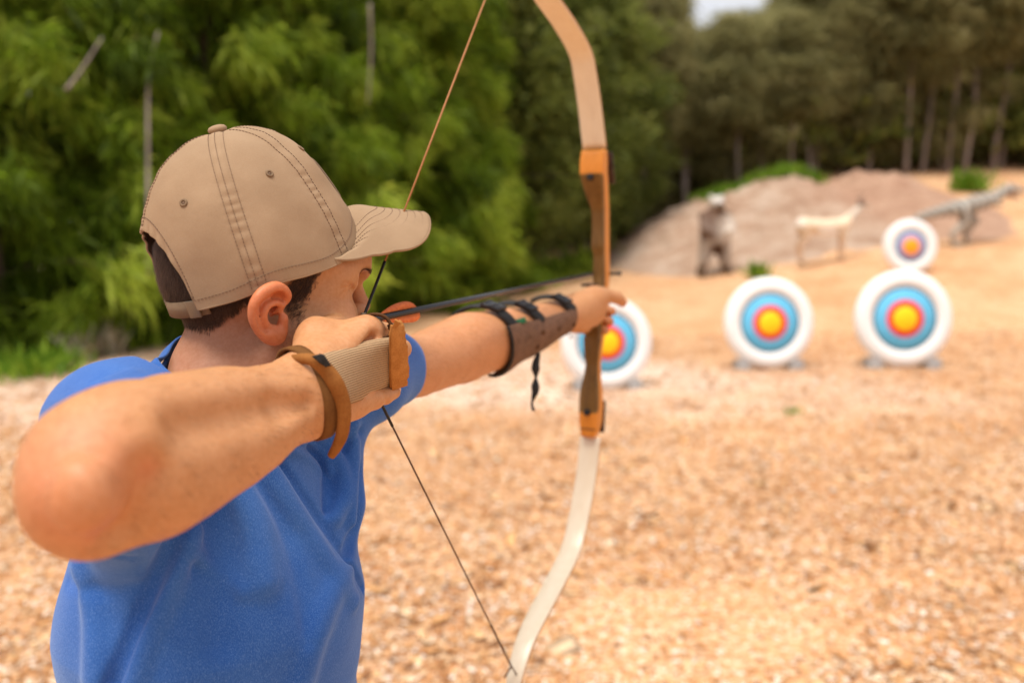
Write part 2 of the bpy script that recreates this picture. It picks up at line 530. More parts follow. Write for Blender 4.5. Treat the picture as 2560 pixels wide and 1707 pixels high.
# ------- ears (the right one read off the photograph, the left one mirrored)
def ear_prims(mir):
    G = []
    def E(x, y, s):
        p = HL(*c2(328 + (x - 328) * .94, 472 + (y - 472) * .94), s)
        if mir:
            q = toH(p)[0]; q[1] = -q[1]; p = H(*q)
        return p
    helix = [E(432, 408, -.0745), E(462, 345, -.0775), E(440, 300, -.084), E(385, 272, -.0905), E(320, 288, -.0955), E(262, 332, -.0985), E(220, 400, -.0985),
             E(207, 475, -.0965), E(222, 550, -.0945), E(262, 618, -.0905), E(318, 660, -.0860)]
    helix = list(catmull(helix, 34)); n = len(helix)
    rad = np.interp(np.linspace(0, 1, n), [0, .1, .3, .6, .85, 1], [.0026, .0042, .0048, .0046, .0042, .0045])
    # the plate of the ear: radial sheets from the inner rim to the helix
    Mp = []
    mid_in = HM[:, 1] * (-1 if mir else 1) * .0055
    for i in range(3, n, 2):
        Mp.append(Cone(helix[i] + mid_in * .4, E(375, 470, -.0755) * .30 + helix[i] * .70 + mid_in, .0024, .0024, .003))
        Mp.append(Cone(E(375, 470, -.0755) * .30 + helix[i] * .70 + mid_in, E(375, 470, -.0715), .0024, .004, .003))
    G += [('+', m) for m in Mp]
    G += [('+', c) for c in chain(helix, rad, .0030)]
    lobe = catmull([E(318, 652, -.0860), E(362, 670, -.0820), E(402, 655, -.0790), E(424, 612, -.0765), E(436, 560, -.0740)], 9)
    G += [('+', c) for c in chain(list(lobe), [.0050, .0056, .0060, .0060, .0058, .0052, .0048, .0042, .0036], .006)]
    G.append(('+', Cone(E(350, 615, -.0820), E(405, 600, -.0770), .0050, .0046, .006)))
    # concha bowl, then antihelix, tragus and crus over it
    cen = E(372, 505, -.0840)
    G.append(('-', Ell(E(376, 500, -.0830), (.0078, .0135, .0115), HM, .003)))
    G.append(('-', Ell(E(398, 530, -.0750), (.0042, .012, .0050), HM, .003)))
    G.append(('-', Ell(E(400, 365, -.0850), (.0062, .0056, .0050), HM, .003)))
    gro = catmull([E(425, 330, -.0880), E(375, 312, -.0915), E(310, 335, -.0960), E(262, 400, -.0995), E(246, 480, -.0995), E(262, 555, -.097), E(300, 605, -.092)], 14)
    for i in range(len(gro) - 1): G.append(('-', Cone(gro[i], gro[i + 1], .0024, .0024, .0020)))
    anti = catmull([E(425, 418, -.0800), E(380, 392, -.0850), E(318, 412, -.0900), E(285, 465, -.0915), E(288, 530, -.0895), E(322, 582, -.0860), E(378, 592, -.0815)], 16)
    G += [('+', c) for c in chain(list(anti), np.interp(np.linspace(0, 1, 16), [0, .4, .8, 1], [.0022, .0032, .0030, .0034]), .0028)]
    G += [('+', c) for c in chain([E(428, 410, -.0790), E(405, 445, -.0785), E(360, 468, -.0765)], [.0028, .0024, .0018], .003)]
    G += [('+', Ell(E(438, 520, -.0790), (.0045, .0040, .0060), HM, .004)), ('+', Ell(E(425, 565, -.0770), (.004, .0035, .0045), HM, .004))]
    return G
ears = Group()
for mir in (False, True):
    ears.items += ear_prims(mir)

# ------- neck, trunk
# trunk frame, upright
LATH = math.radians(40)
LAT = np.array([math.sin(LATH), math.cos(LATH), 0.0])          # towards his left shoulder
NRM = np.array([math.cos(LATH), -math.sin(LATH), 0.0])         # the way his chest faces
T0 = W(535, 1300, .80)                                          # middle of the chest
T0[2] = 0
def TP(lat, nr, z): return T0 + LAT * lat + NRM * nr + np.array([0, 0, z])
RS = W(302, 1082, .668); LS = W(915, 938, .900)                  # shoulder joints
trunk = Group()
trunk.add(Cone(TP(0, .0, 1.315), TP(0, .0, 1.20), .092, .118, .04, (NRM, .74)),
          Cone(TP(0, 0, 1.20), TP(0, -.005, 1.02), .118, .108, .04, (NRM, .76)),
          Cone(TP(0, -.005, 1.02), TP(0, -.01, .86), .108, .125, .04, (NRM, .74)))
trunk.add(Cone(TP(.09, -.0, .84), TP(.10, 0, .62), .085, .075, .04), Cone(TP(-.09, 0, .84), TP(-.10, 0, .62), .085, .075, .04))
NB = W(575, 965, .775)                                          # base of the neck
neck = Group()
neck.add(Cone(H(-.008, 0, -.045), NB, .050, .053, .02), Cone(NB, TP(0, 0, 1.31), .052, .080, .015))
neck.add(Cone(NB + [0, 0, -.032], RS + [0, 0, -.002], .042, .043, .016), Cone(NB-[0,0,.01], LS + [0, 0, -.012], .042, .036, .03))
neck.add(Cone(H(.005, -.048, -.060), NB + NRM * .052 - LAT * .01, .015, .013, .018))                         # neck muscle under the ear
neck.add(Cone(H(-.050, 0, -.052), NB - NRM * .020 + [0, 0, .01], .024, .032, .02))

# ------- right arm, drawn back; elbow nearest the lens
def X(px, py, d): return W(px, py, d)
armR = Group()
EL = X(205, 1205, .452)
armR.add(Cone(RS, X(250, 1165, .50), .046, .041, .03))
fr = [(225, 1205, .455, .0350), (305, 1172, .492, .0425), (415, 1126, .530, .0452), (540, 1082, .572, .0415), (650, 1036, .612, .0362), (725, 1004, .645, .0320), (772, 982, .668, .0300)]
armR.add(chain([X(a, b, c) for a, b, c, _ in fr], [r for *_, r in fr], .03))
armR.add(Ell(X(190, 1120, .462), (.022, .022, .023), None, .015), Ell(X(170, 1280, .458), (.020, .020, .020), None, .015),
         Ell(X(245, 1315, .470), (.022, .022, .017), None, .015), Ell(X(158, 1195, .455), (.0165, .020, .028), None, .015))
armR.add(Cone(X(330, 1080, .480), X(560, 1010, .575), .026, .018, .03))                 # forearm extensor ridge
armR.add(Cone(X(640, 1082, .592), X(770, 1052, .652), .0085, .0115, .014), Ell(X(772, 1052, .650), (.013, .013, .011), None, .012))  # ulna edge
armR.add(Cone(X(600, 990, .588), X(745, 925, .655), .010, .008, .014))
armR.sub(Cone(X(470, 1066, .478), X(700, 1022, .580), .006, .004, .024), Cone(X(700, 1022, .580), X(770, 1008, .618), .004, .002, .018), Ell(X(372, 1188, .440), (.006, .010, .006), None, .02),
         Cone(X(395, 1215, .455), X(330, 1330, .455), .007, .009, .022))
armR.add(Cone(X(420, 1225, .505), X(640, 1110, .590), .024, .014, .025), Ell(X(205, 1240, .418), (.015, .012, .019), None, .016))
# hand: back towards the lens
handR = Group()
wr = X(772, 982, .668)
MC = {'i': X(922, 826, .738), 'm': X(930, 872, .735), 'r': X(918, 922, .735), 'p': X(892, 972, .732)}
handR.add(Cone(X(745, 985, .655), X(800, 962, .690), .0285, .0280, .02))
handR.add(Cone(X(762, 948, .664), X(806, 905, .700), .016, .019, .016), Cone(X(806, 1045, .688), X(885, 1008, .722), .0165, .0125, .014), Cone(X(885, 1008, .722), X(935, 998, .745), .0120, .0100, .01))
for kk, (bx, by), r0, r1 in (('i', (812, 902), .0150, .0118), ('m', (818, 938), .0150, .0115), ('r', (818, 975), .0145, .0112), ('p', (812, 1008), .0130, .0105)):
    handR.add(Cone(X(bx, by, .694), MC[kk], r0, r1, .012))
handR.add(Cone(X(850, 880, .716), X(905, 850, .742), .0125, .0110, .014))
for kk in 'imrp': handR.add(Ell(MC[kk] - CF * .001, (.0105, .0105, .0100), None, .008))
# thumb side mass and thumb folded under the jaw
handR.add(Cone(X(764, 938, .674), X(784, 858, .712), .0165, .0145, .018), Cone(X(784, 858, .712), X(790, 836, .728), .0145, .0130, .01),
          Cone(X(792, 836, .722), X(900, 832, .740), .0120, .0095, .018))
handR.add(chain([X(790, 830, .735), X(838, 812, .762), X(880, 828, .778), X(905, 850, .785)], [.0115, .0102, .0098, .0085], .008))
# fingers hooked round the string
def finger(pts, rad, k=.005): return chain([X(*p) for p in pts], rad, k)
handR.add(finger([(922, 826, .738), (958, 832, .760), (980, 836, .784), (955, 838, .803), (925, 838, .806)], [.0108, .0100, .0094, .0088, .0078], .006))
handR.add(finger([(930, 872, .735), (985, 868, .757), (1004, 872, .780), (975, 874, .800), (945, 874, .803)], [.0108, .0100, .0095, .0088, .0078]))
handR.add(finger([(918, 922, .735), (975, 918, .757), (995, 922, .778), (965, 924, .797), (938, 924, .800)], [.0104, .0096, .0090, .0084, .0076]))
handR.add(finger([(892, 972, .732), (930, 992, .745), (962, 990, .758), (984, 980, .768)], [.0100, .0092, .0080, .0068]))
for a, b in (('i', 'm'), ('m', 'r'), ('r', 'p')):               # hollows between the knuckles
    q = (MC[a] + MC[b]) / 2 - CF * .0145 + (MC[a] - wr) * .05
    handR.sub(Cone(q, q + (wr - q) * .35, .0040, .0028, .008))
# tendons and a vein on the back of the hand
for kk, t0 in (('i', (822, 905, .683)), ('m', (824, 940, .681))):
    handR.add(Cone(X(*t0), MC[kk] - CF * .0085, .0022, .0030, .008))

# ------- left arm, stretched towards the bow
armL = Group()
fl = [(LS, .037), (X(1040, 915, 1.0), .0388), (X(1110, 888, 1.075), .0432), (X(1165, 872, 1.13), .0440), (X(1225, 855, 1.18), .0430), (X(1300, 828, 1.245), .0370), (X(1375, 799, 1.31), .0295), (X(1425, 784, 1.355), .0255)]
armL.add(chain([p for p, _ in fl], [r for _, r in fl], .03))
armL.add(Ell(X(1170, 838, 1.115), (.028, .028, .022), None, .03), Ell(X(1150, 915, 1.12), (.022, .022, .018), None, .02))
armL.add(Cone(X(1150, 860, 1.09), X(1260, 815, 1.19), .022, .020, .03))
handL = Group()
handL.add(Cone(X(1425, 784, 1.355), X(1478, 769, 1.395), .0250, .0265, .02), Cone(X(1440, 800, 1.37), X(1478, 788, 1.40), .020, .016, .02),
          Cone(X(1444, 764, 1.365), X(1488, 742, 1.385), .0175, .0165, .02))
handL.add(chain([X(1480, 742, 1.385), X(1512, 738, 1.392), X(1542, 744, 1.408), X(1556, 756, 1.420)], [.0150, .0125, .0112, .0085], .012))
handL.add(Cone(X(1440, 780, 1.375), X(1452, 790, 1.425), .026, .022, .02))
for (y0, x1, y1, r) in ((772, 1528, 778, .0086), (797, 1523, 803, .0086), (820, 1513, 826, .0080)):
    handL.add(chain([X(1458, y0, 1.415), X(1474, y0 - 4, 1.462), X(1500, y0 - 2, 1.478), X(1516 - (1528 - x1), y0 + 2, 1.463), X(x1, y1, 1.440)], [.0105, .0098, .0092, .0088, r], .004))
handL.add(chain([X(1458, 752, 1.415), X(1474, 748, 1.462), X(1500, 750, 1.478), X(1514, 754, 1.46)], [.0105, .0098, .0092, .0085], .004))

KC = [RS, LS]
BG = [head, ears, neck, trunk, armR, handR, armL, handL]
def body_f(p, blk=None, r=0):
    if blk is not None:
        nn = [g.near[blk] for g in BG]; lim = min(nn) + 2.2 * r + .045
    def G(i):
        if blk is not None and nn[i] > lim: return np.full(len(p), nn[i] - r)
        return BG[i].d(p, blk, r)
    hd = smin(G(0), G(1), .004)
    A = smin(smin(hd, G(2), .016), G(3), .04)
    R = smin(G(4), G(5), .012)
    L = smin(G(6), G(7), .012)
    B = np.minimum(R, L)
    dd = np.minimum(np.linalg.norm(p - KC[0], axis=1), np.linalg.norm(p - KC[1], axis=1))
    k = .003 + .035 * np.clip((.16 - dd) / .10, 0, 1)
    return smin(A, B, k)

person = empty('person', TP(0, 0, 0))
tag(person, 'man in blue t-shirt and tan cap drawing a recurve bow, seen from behind', 'person')
v, q = surface_nets(body_f, TP(0, 0, 0) + [-.34, -.45, .60], TP(0, 0, 0) + [.55, .85, 1.80], HRES, BG)
body = mesh_obj('body', v, q, M_SKIN, person)
print('body verts', len(v))

# natural colour differences of the skin
def body_tint(v):
    t = np.ones((len(v), 3), np.float32)
    hp = toH(v)
    def blend(w, c):
        w = np.clip(w, 0, 1)[:, None]; t[:] = t * (1 - w) + t * np.asarray(c) * w
    nz = vnoise(v, 60, 1) * .5 + vnoise(v, 170, 2) * .3
    eard = ears.d(v)
    blend(np.clip(1.6 - eard / .004, 0, 1) * (np.abs(hp[:, 1]) > .066) * .95, (1.15, .75, .70))
    headw = np.clip((.16 - np.linalg.norm(hp, axis=1)) / .02, 0, 1)
    armdist = np.minimum(handR.d(v), armR.d(v))
    headw = headw * (armdist > .0015) * ((eard > .006) | (np.abs(hp[:, 1]) < .058))
    # shaved lower hair zone, cool and greyer
    zone = np.clip((.022 - hp[:, 0]) / .03, 0, 1) * np.clip((hp[:, 2] + .115) / .03, 0, 1) * headw
    blend(zone * .9, (.78, .72, .92))
    hz = hair_zone(hp) * headw
    blend(hz ** 1.3 * np.where(hp[:, 0] > 0, .55, .92), (.15, .12, .11))
    # cheek, nose and lid redness, stubble on the jaw
    nd = np.linalg.norm(hp - [qt[0], 0, qt[2]], axis=1); blend(np.clip(1 - nd / .03, 0, 1) * .5, (1.08, .70, .66))
    ck = np.linalg.norm((hp - [.066, -.05, -.01]) / [1, 1, .8], axis=1); blend(np.clip(1 - ck / .032, 0, 1) * .55 * headw, (1.08, .82, .76))
    jw = np.clip((-.018 - hp[:, 2]) / .03, 0, 1) * np.clip((hp[:, 0] - .0) / .02, 0, 1) * headw
    blend(jw * (.5 + nz * .4), (.72, .62, .60))
    # knuckles and elbow
    for kk in 'imrp':
        kd = np.linalg.norm(v - MC[kk], axis=1); blend(np.clip(1 - kd / .020, 0, 1) * .45, (1.08, .76, .70))
    ed = np.linalg.norm(v - X(175, 1215, .43), axis=1); blend(np.clip(1 - ed / .050, 0, 1) * .9, (1.14, .84, .92))
    ed = np.linalg.norm(v - X(368, 1170, .46), axis=1); blend(np.clip(1 - ed / .012, 0, 1) * .4, (1.05, .62, .62))
    fd = np.linalg.norm(v - X(1520, 800, 1.45), axis=1); blend(np.clip(1 - fd / .04, 0, 1) * .7, (1.1, .70, .62))
    fd = np.linalg.norm(v - X(1556, 752, 1.42), axis=1); blend(np.clip(1 - fd / .025, 0, 1) * .4, (1.1, .78, .70))
    ld = armL.d(v); blend(np.clip(1 - ld / .004, 0, 1) * .6, (1.06, .97, 1.02))
    t *= (1 + nz * .07)[:, None]
    return np.clip(t, 0, 1.3)
def hair_zone(hp):
    x, z = hp[:, 0], hp[:, 2]
    low = np.interp(x, [-.12, -.09, -.055, -.03, -.015, .0], [-.040, -.038, -.030, -.002, .018, .05])
    back = np.clip((z - low) / .030, 0, 1) * (x < .0)
    # sideburn in front of the ear
    side = .75 * np.clip((z + .026) / .040, 0, 1) * np.clip((x - .010) / .004, 0, 1) * np.clip((np.interp(z, [-.02, .0, .03, .06], [.022, .030, .043, .056]) - x) / .006, 0, 1)
    topz = np.clip((z - .06) / .01, 0, 1)
    return np.clip(back + side + topz, 0, 1)
vcol(body, 'tint', body_tint(v))

# ------------------------------------------------------------------ hair: fine strands rooted in the skin
def strand_mesh(name, roots, dirs, normals, lengths, width, mat, parent, lift=.35, curl=.15):
    n = len(roots); seg = 3
    side = np.cross(dirs, normals); side /= np.linalg.norm(side, axis=1)[:, None] + 1e-9
    V = np.zeros((n, (seg + 1), 3, 3)); hue = np.zeros((n, seg + 1, 3))
    r0 = rng.random(n)
    p = roots.copy(); d = dirs * (1 - lift) + normals * lift; d /= np.linalg.norm(d, axis=1)[:, None]
    for i in range(seg + 1):
        w = (width * (1 - i / (seg + .4)))[:, None]
        V[:, i, 0] = p + side * w; V[:, i, 1] = p - side * w; V[:, i, 2] = p + np.cross(side, d) * w
        hue[:, i, :] = (r0 * .6 + .35 * i / seg)[:, None]
        p = p + d * (lengths / seg)[:, None]
        d = d + (dirs - normals * .12) * .35 + rng.normal(size=(n, 3)) * curl * .4; d /= np.linalg.norm(d, axis=1)[:, None]
    idx = np.arange(n * (seg + 1) * 3).reshape(n, seg + 1, 3)
    F = []
    for i in range(seg):
        for k in range(3):
            F.append(np.stack([idx[:, i, k], idx[:, i, (k + 1) % 3], idx[:, i + 1, (k + 1) % 3], idx[:, i + 1, k]], 1))
    o = mesh_obj(name, V.reshape(-1, 3), np.concatenate(F), mat, parent)
    vfloat(o, 'hue', hue.ravel())
    return o
hp = toH(v)
cand = np.where((np.linalg.norm(hp, axis=1) < .16) & (head.d(v) < .002) & (ears.d(v) > .0035))[0]
hz = hair_zone(hp[cand])
prob = hz * (hp[cand, 2] < .105) * np.where(hp[cand, 0] > 0, .9, 1)
pc = (v[cand] - CO) @ CM; ab = np.abs(np.abs(np.arctan2(pc[:, 1], pc[:, 0])) - math.pi)
prob = prob * ((pc[:, 2] < .004) | ((ab < .62) & (pc[:, 2] < .066 * np.sqrt(np.clip(1 - (ab / .66) ** 2.4, 0, 1)))))
take = cand[rng.random(len(cand)) < prob]
take = np.repeat(take, 7 if HRES < .0021 else 9)
roots = v[take] + rng.normal(size=(len(take), 3)) * .0009
nor = grad(lambda p: head.d(p), roots)
ph = toH(roots)
flow = np.zeros_like(ph)
flow[:, 2] = -1; flow[:, 0] = np.where(ph[:, 0] > 0, -.55, .10) + vnoise(roots, 40, 5) * .35
flow = flow @ HM.T
flow -= nor * (flow * nor).sum(1)[:, None]; flow /= np.linalg.norm(flow, axis=1)[:, None]
zt = hair_zone(ph)
ln = np.where(ph[:, 0] > 0, .0075, .005 + .010 * np.clip((ph[:, 2] + .045) / .06, 0, 1)) * (.6 + .6 * rng.random(len(ph))) * (.35 + .65 * zt)
hair = strand_mesh('hair', roots, flow, nor, ln, np.where(ph[:, 0] > 0, .00012, .00020), M_HAIR, person, .34, .20)
print('strands', len(ln))
# eyebrow and lashes, and stubble on the jaw
br = []; bd = []; bn = []
for s in (-1, 1):
    for i in range(240):
        u = rnd.random(); x = qb[0] + .007 - .026 * u ** 1.4; y = s * (.008 + .038 * u); z = qb[2] - .001 + .002 * math.sin(u * 3) + rnd.uniform(-.003, .003)
        br.append(H(x + .006, y, z)); bd.append(nrm(H(-.25, s * .9, .12 + .3 * (1 - u)) - HO))
br = np.array(br); bd = np.array(bd)
for _ in range(5):
    g = grad(head.d, br); br = br - g * head.d(br)[:, None]
g = grad(head.d, br)
strand_mesh('eyebrows', br, bd, g, np.full(len(br), .0060), np.full(len(br), .00016), M_HAIR, person, .12, .1)
cb = cand[(hp[cand, 2] < -.012) & (hp[cand, 0] > -.002) & (hp[cand, 1] < 0)]
cb = cb[rng.random(len(cb)) < .16]
rb = v[cb]; gb = grad(head.d, rb); fb = np.tile(HM @ np.array([.2, 0, -1.]), (len(cb), 1)); fb -= gb * (fb * gb).sum(1)[:, None]
fb /= np.linalg.norm(fb, axis=1)[:, None]
strand_mesh('stubble', rb, fb, gb, .0016 + .0022 * rng.random(len(rb)), np.full(len(rb), .00011), M_HAIR, person, .5, .3)

# fine hairs on both forearms
for grp, cnt, axis in ((armR, 1000, X(770, 985, .668) - X(300, 1170, .49)), (armL, 700, X(1425, 784, 1.355) - X(1165, 872, 1.13))):
    ca = np.where((grp.d(v) < .0012) & (v[:, 2] > 1.2) & (np.linalg.norm(v - RS, axis=1) > .12))[0]
    ca = ca[rng.integers(0, len(ca), cnt)]; ra = v[ca]; ga = grad(grp.d, ra); fa = np.tile(nrm(nrm(axis) - CU * .7), (cnt, 1)) + rng.normal(size=(cnt, 3)) * .2
    fa -= ga * (fa * ga).sum(1)[:, None]; fa /= np.linalg.norm(fa, axis=1)[:, None]
    strand_mesh('arm_hair', ra, fa, ga, .006 + .007 * rng.random(cnt), np.full(cnt, .00007), M_HAIR, person, .2, .25)

# nail of the little finger
mb = MB(); a = X(984, 980, .768); ax = nrm(X(984, 980, .768) - X(962, 990, .758)); nn = nrm(-CF * .8 + CU * .55 + CR * .25)
nn = nrm(nn - ax * nn.dot(ax)); sd = np.cross(ax, nn)
secs = []
g5 = []
for i in range(7):
    for j in range(7):
        u = i / 6 * 2 - 1; w = j / 6 * 2 - 1
        e = math.sqrt(max(0, 1 - .6 * u * u)) if u > 0 else 1
        g5.append(a + ax * (.0010 + .0052 * u) + sd * (.0046 * w * e) + nn * (.0064 - .0028 * w * w - .0006 * u * u))
f5 = [(i * 7 + j, i * 7 + j + 1, (i + 1) * 7 + j + 1, (i + 1) * 7 + j) for i in range(6) for j in range(6)]
mb.add(g5, f5); nail = mb.build('fingernail', M_NAIL, person)
sm = nail.modifiers.new('s', 'SOLIDIFY'); sm.thickness = .0008; sm.offset = -1

# ================================================================== T-SHIRT
shirt = Group()
shirt.add(Cone(TP(0, .004, 1.315), TP(0, .004, 1.22), .114, .141, .04, (NRM, .86)),
          Cone(TP(0, .004, 1.22), TP(0, 0, 1.02), .141, .136, .04, (NRM, .86)),
          Cone(TP(0, 0, 1.02), TP(0, 0, .84), .136, .150, .04, (NRM, .84)))
shirt.add(Cone(NB + [0, 0, -.018], RS + [0, 0, .000], .052, .052, .03), Cone(NB + [0, 0, -.03], LS + [0, 0, -.012], .046, .040, .02))
shirt.add(Cone(NB - [0, 0, .0], TP(0, 0, 1.31), .062, .10, .02))
shirt.add(Cone(RS, X(306, 1116, .60), .052, .050, .03), Cone(X(345, 1320, .70), X(290, 1250, .62), .045, .036, .04))
SE = X(968, 922, .955)
shirt.add(Cone(LS, SE, .043, .0478, .015))
folds = []
# torso folds as (points on the photograph, width, height): positive is a ridge
FOLD = [([(120, 1020), (250, 960), (330, 930)], 0.0066, 0.0060), ([(190, 985), (300, 925), (400, 905)], 0.0053, -0.0060),
        ([(455, 1305), (400, 1430), (345, 1560), (285, 1710)], 0.0066, -0.0279), ([(480, 1330), (430, 1450), (370, 1590), (330, 1710)], 0.0092, 0.0186),
        ([(355, 1330), (350, 1400), (370, 1500), (372, 1545)], 0.0026, -0.0051),
        ([(690, 1150), (770, 1260), (860, 1390), (905, 1470)], 0.0040, -0.0139), ([(665, 1160), (740, 1280), (820, 1400), (880, 1500)], 0.0079, 0.0139),
        ([(800, 1080), (840, 1150), (865, 1230), (835, 1290)], 0.0073, 0.0209), ([(770, 1110), (815, 1190), (820, 1270)], 0.0066, -0.0117),
        ([(745, 1090), (800, 1130), (825, 1180)], 0.0040, 0.0093),
        ([(880, 1060), (885, 1180), (880, 1300)], 0.0066, 0.0117), ([(905, 1180), (895, 1290), (860, 1400)], 0.0079, -0.0117),
        ([(600, 1230), (640, 1330), (660, 1450)], 0.0132, 0.0139), ([(540, 1250), (560, 1400), (550, 1600)], 0.0145, -0.0117),
        ([(200, 1420), (230, 1540), (235, 1700)], 0.0106, 0.0117), ([(262, 1392), (350, 1400)], 0.0026, -0.0058),
        ([(860, 1420), (800, 1560), (760, 1700)], 0.0132, 0.0117),
        ([(700, 1120), (760, 1140), (812, 1190)], .005, .006), ([(620, 1190), (700, 1300), (750, 1450), (770, 1600)], .008, -.005),
        ([(420, 1340), (470, 1400), (560, 1500)], .007, -.005), ([(440, 1330), (500, 1390), (600, 1480)], .009, .005),
        ([(170, 1450), (260, 1480), (350, 1470)], .008, -.004), ([(890, 1080), (850, 1130), (838, 1180)], .006, -.006)]
shirt.add(Cone(NB - NRM * .048 + [0, 0, .024], TP(0, -.045, 1.33), .030, .062, .03))
shirt.add(Cone(X(836, 1045, .875), X(842, 1250, .845), .027, .030, .035))
cover = Group()                                                 # cloth never sinks below the body
for op, pr in trunk.items:
    if isinstance(pr, Cone): cover.add(Cone(pr.a, pr.b, pr.ra + .004, pr.rb + .004, .02, (pr.n, pr.sc) if pr.flat is not None else None))
    else: cover.add(Ell(pr.c, pr.r + .004, pr.M, .03))
cover.add(Cone(LS, SE - SD * .012 if False else SE, .0440, .0435, .01), Cone(RS, X(306, 1116, .60), .0495, .0475, .03), Cone(NB + [0, 0, -.004], RS + [0, 0, .006], .050, .0485, .04), Cone(NB - [0, 0, .016], LS + [0, 0, -.012], .044, .038, .03))
def shirt_base(p, blk=None, r=0): return shirt.d(p, blk, r)
for pts, w, h in FOLD:
    cp = catmull(np.array(pts, float), 14)
    P3, ok = trace(shirt_base, cp[:, 0], cp[:, 1], .35, 1.3)
    folds.append((P3, w, h))
def seg_dist(p, P3):
    best = np.full(len(p), 1e9)
    for i in range(len(P3) - 1):
        a = P3[i]; ba = P3[i + 1] - a; q = p - a
        t = np.clip(q @ ba / max(ba @ ba, 1e-9), 0, 1)
        r = q - t[:, None] * ba; best = np.minimum(best, (r * r).sum(1))
    return np.sqrt(best)
NKC = NB + np.array([0, 0, .008])                               # neck opening: a tilted plane
NKN = nrm(np.array([0, 0, 1.0]) + NRM * .45 + LAT * .05)
SD = nrm(SE - LS); RD = nrm(X(306, 1116, .60) - RS)
E0 = X(306, 1116, .60)
def shirt_f(p, blk=None, r=0):
    d = shirt_base(p, blk, r)
    c = p.mean(0)
    for P3, w, h in folds:
        if blk is not None and np.linalg.norm(P3 - c, axis=1).min() > r + 3.2 * w + .02: continue
        s = seg_dist(p, P3); d = d - h * np.exp(-(s / w) ** 2)
    am = np.clip((np.linalg.norm(p - SE, axis=1) - .04) / .06, .12, 1)
    if blk is not None: d = smin(d - am * .0022 * vnoise(p, 22, 3) - am * .0035 * vnoise(p * np.array([1, 1, .45]), 11, 4), cover.d(p, blk, r), .008)
    nk = NKC if blk is None else NKC
    if blk is None or min(np.linalg.norm(c - NKC) - .13, np.linalg.norm(c - SE) - .11, np.linalg.norm(c - E0) - .13) < r:
        bo = body_f(p, blk, r) - .0035
        q = p - NKC
        cut = np.maximum(-(q @ NKN), np.linalg.norm(q - (q @ NKN)[:, None] * NKN, axis=1) - .100)
        d = smax(d, -cut, .003)
        rad = np.linalg.norm(q - (q @ NKN)[:, None] * NKN, axis=1)
        d = np.maximum(d, -np.maximum(np.maximum(shirt.d(p, blk, r) + .0036, -(q @ NKN) - .030), rad - .085))
        q = p - SE; rad = np.linalg.norm(q - (q @ SD)[:, None] * SD, axis=1)
        loc = np.linalg.norm(q, axis=1) < .13
        cyl = np.maximum(-(q @ SD) - .012, rad - .0425)
        d = np.where(loc, np.maximum(np.maximum(d, -cyl), q @ SD - .018), d)
        q = p - E0; rad = np.linalg.norm(q - (q @ RD)[:, None] * RD, axis=1)
        loc = np.linalg.norm(q, axis=1) < .14
        cyl = np.maximum(-(q @ RD) - .035, rad - .0465)
        d = np.where(loc, np.maximum(np.maximum(d, -cyl), q @ RD - .012), d)
    return np.maximum(d, .865 - p[:, 2])
vs, qs = surface_nets(shirt_f, TP(0, 0, 0) + [-.30, -.33, .86], TP(0, 0, 0) + [.36, .34, 1.62], HRES * 1.35, [shirt, cover] + BG)
tshirt = mesh_obj('tshirt', vs, qs, M_BLUE, person)
tag(tshirt, 'blue heathered short sleeved t-shirt')
print('shirt', len(vs))
# collar rib, seams
ring = []
e1 = nrm(np.cross(NKN, LAT)); e2 = np.cross(NKN, e1)
def neck_r(a):
    """distance from the neck middle to the shirt edge in direction a"""
    lo_, hi_ = .04, .11
    return None
cpts = []
for i in range(72):
    a = 2 * math.pi * i / 72; dv = math.cos(a) * e1 + math.sin(a) * e2
    rr = np.linspace(.045, .13, 120); P = NKC + NKN * (-.0015) + rr[:, None] * dv
    b = shirt.d(P); j = np.argmax(b > -.0015)
    cpts.append(rr[j])
cpts = np.array(cpts); k5 = np.ones(9) / 9
cpts = np.convolve(np.r_[cpts[-8:], cpts, cpts[:8]], k5, 'same')[8:-8]
mb = MB(); secs = []
for i in range(72):
    a = 2 * math.pi * i / 72; dv = math.cos(a) * e1 + math.sin(a) * e2
    c = NKC + dv * cpts[i] + NKN * .002
    tl = nrm(NKN * .86 - dv * .5); ns = nrm(np.cross(np.cross(tl, dv), tl))
    w, th = .0085, .0015
    sec = [c + tl * w * u + ns * th * vv for u, vv in ((-1, -1), (-.3, -1.1), (.8, -1), (1, 0), (.8, 1), (-.3, 1.1), (-1, 1))]
    secs.append(sec)
secs.append(secs[0]); mb.loft(secs, cap=False)
col = mb.build('collar', M_BLUE, tshirt)

# ================================================================== TROUSERS AND SHOES (below the picture)
tr = Group()
tr.add(Cone(TP(0, -.005, .90), TP(0, -.005, .80), .158, .165, .03, (NRM, .75)))
for s in (-1, 1):
    tr.add(chain([TP(s * .09, -.005, .82), TP(s * .13, .01, .48), TP(s * .16, 0, .10)], [.10, .078, .068], .03))
def tr_f(p, c=None, r=0): return np.maximum(np.maximum(tr.d(p, c, r) - .004 * vnoise(p, 14, 6), p[:, 2] - .96), .06 - p[:, 2])
vt, qt = surface_nets(tr_f, TP(0, 0, 0) + [-.33, -.33, .03], TP(0, 0, 0) + [.33, .33, .99], .010, [tr])
M_JEANS = simple_mat('grey_denim', (.05, .055, .07), (.09, .10, .12), 300, .9)
mesh_obj('trousers', vt, qt, M_JEANS, person)
M_SHOE = simple_mat('shoe_leather', (.05, .035, .025), (.08, .06, .04), 60, .7)
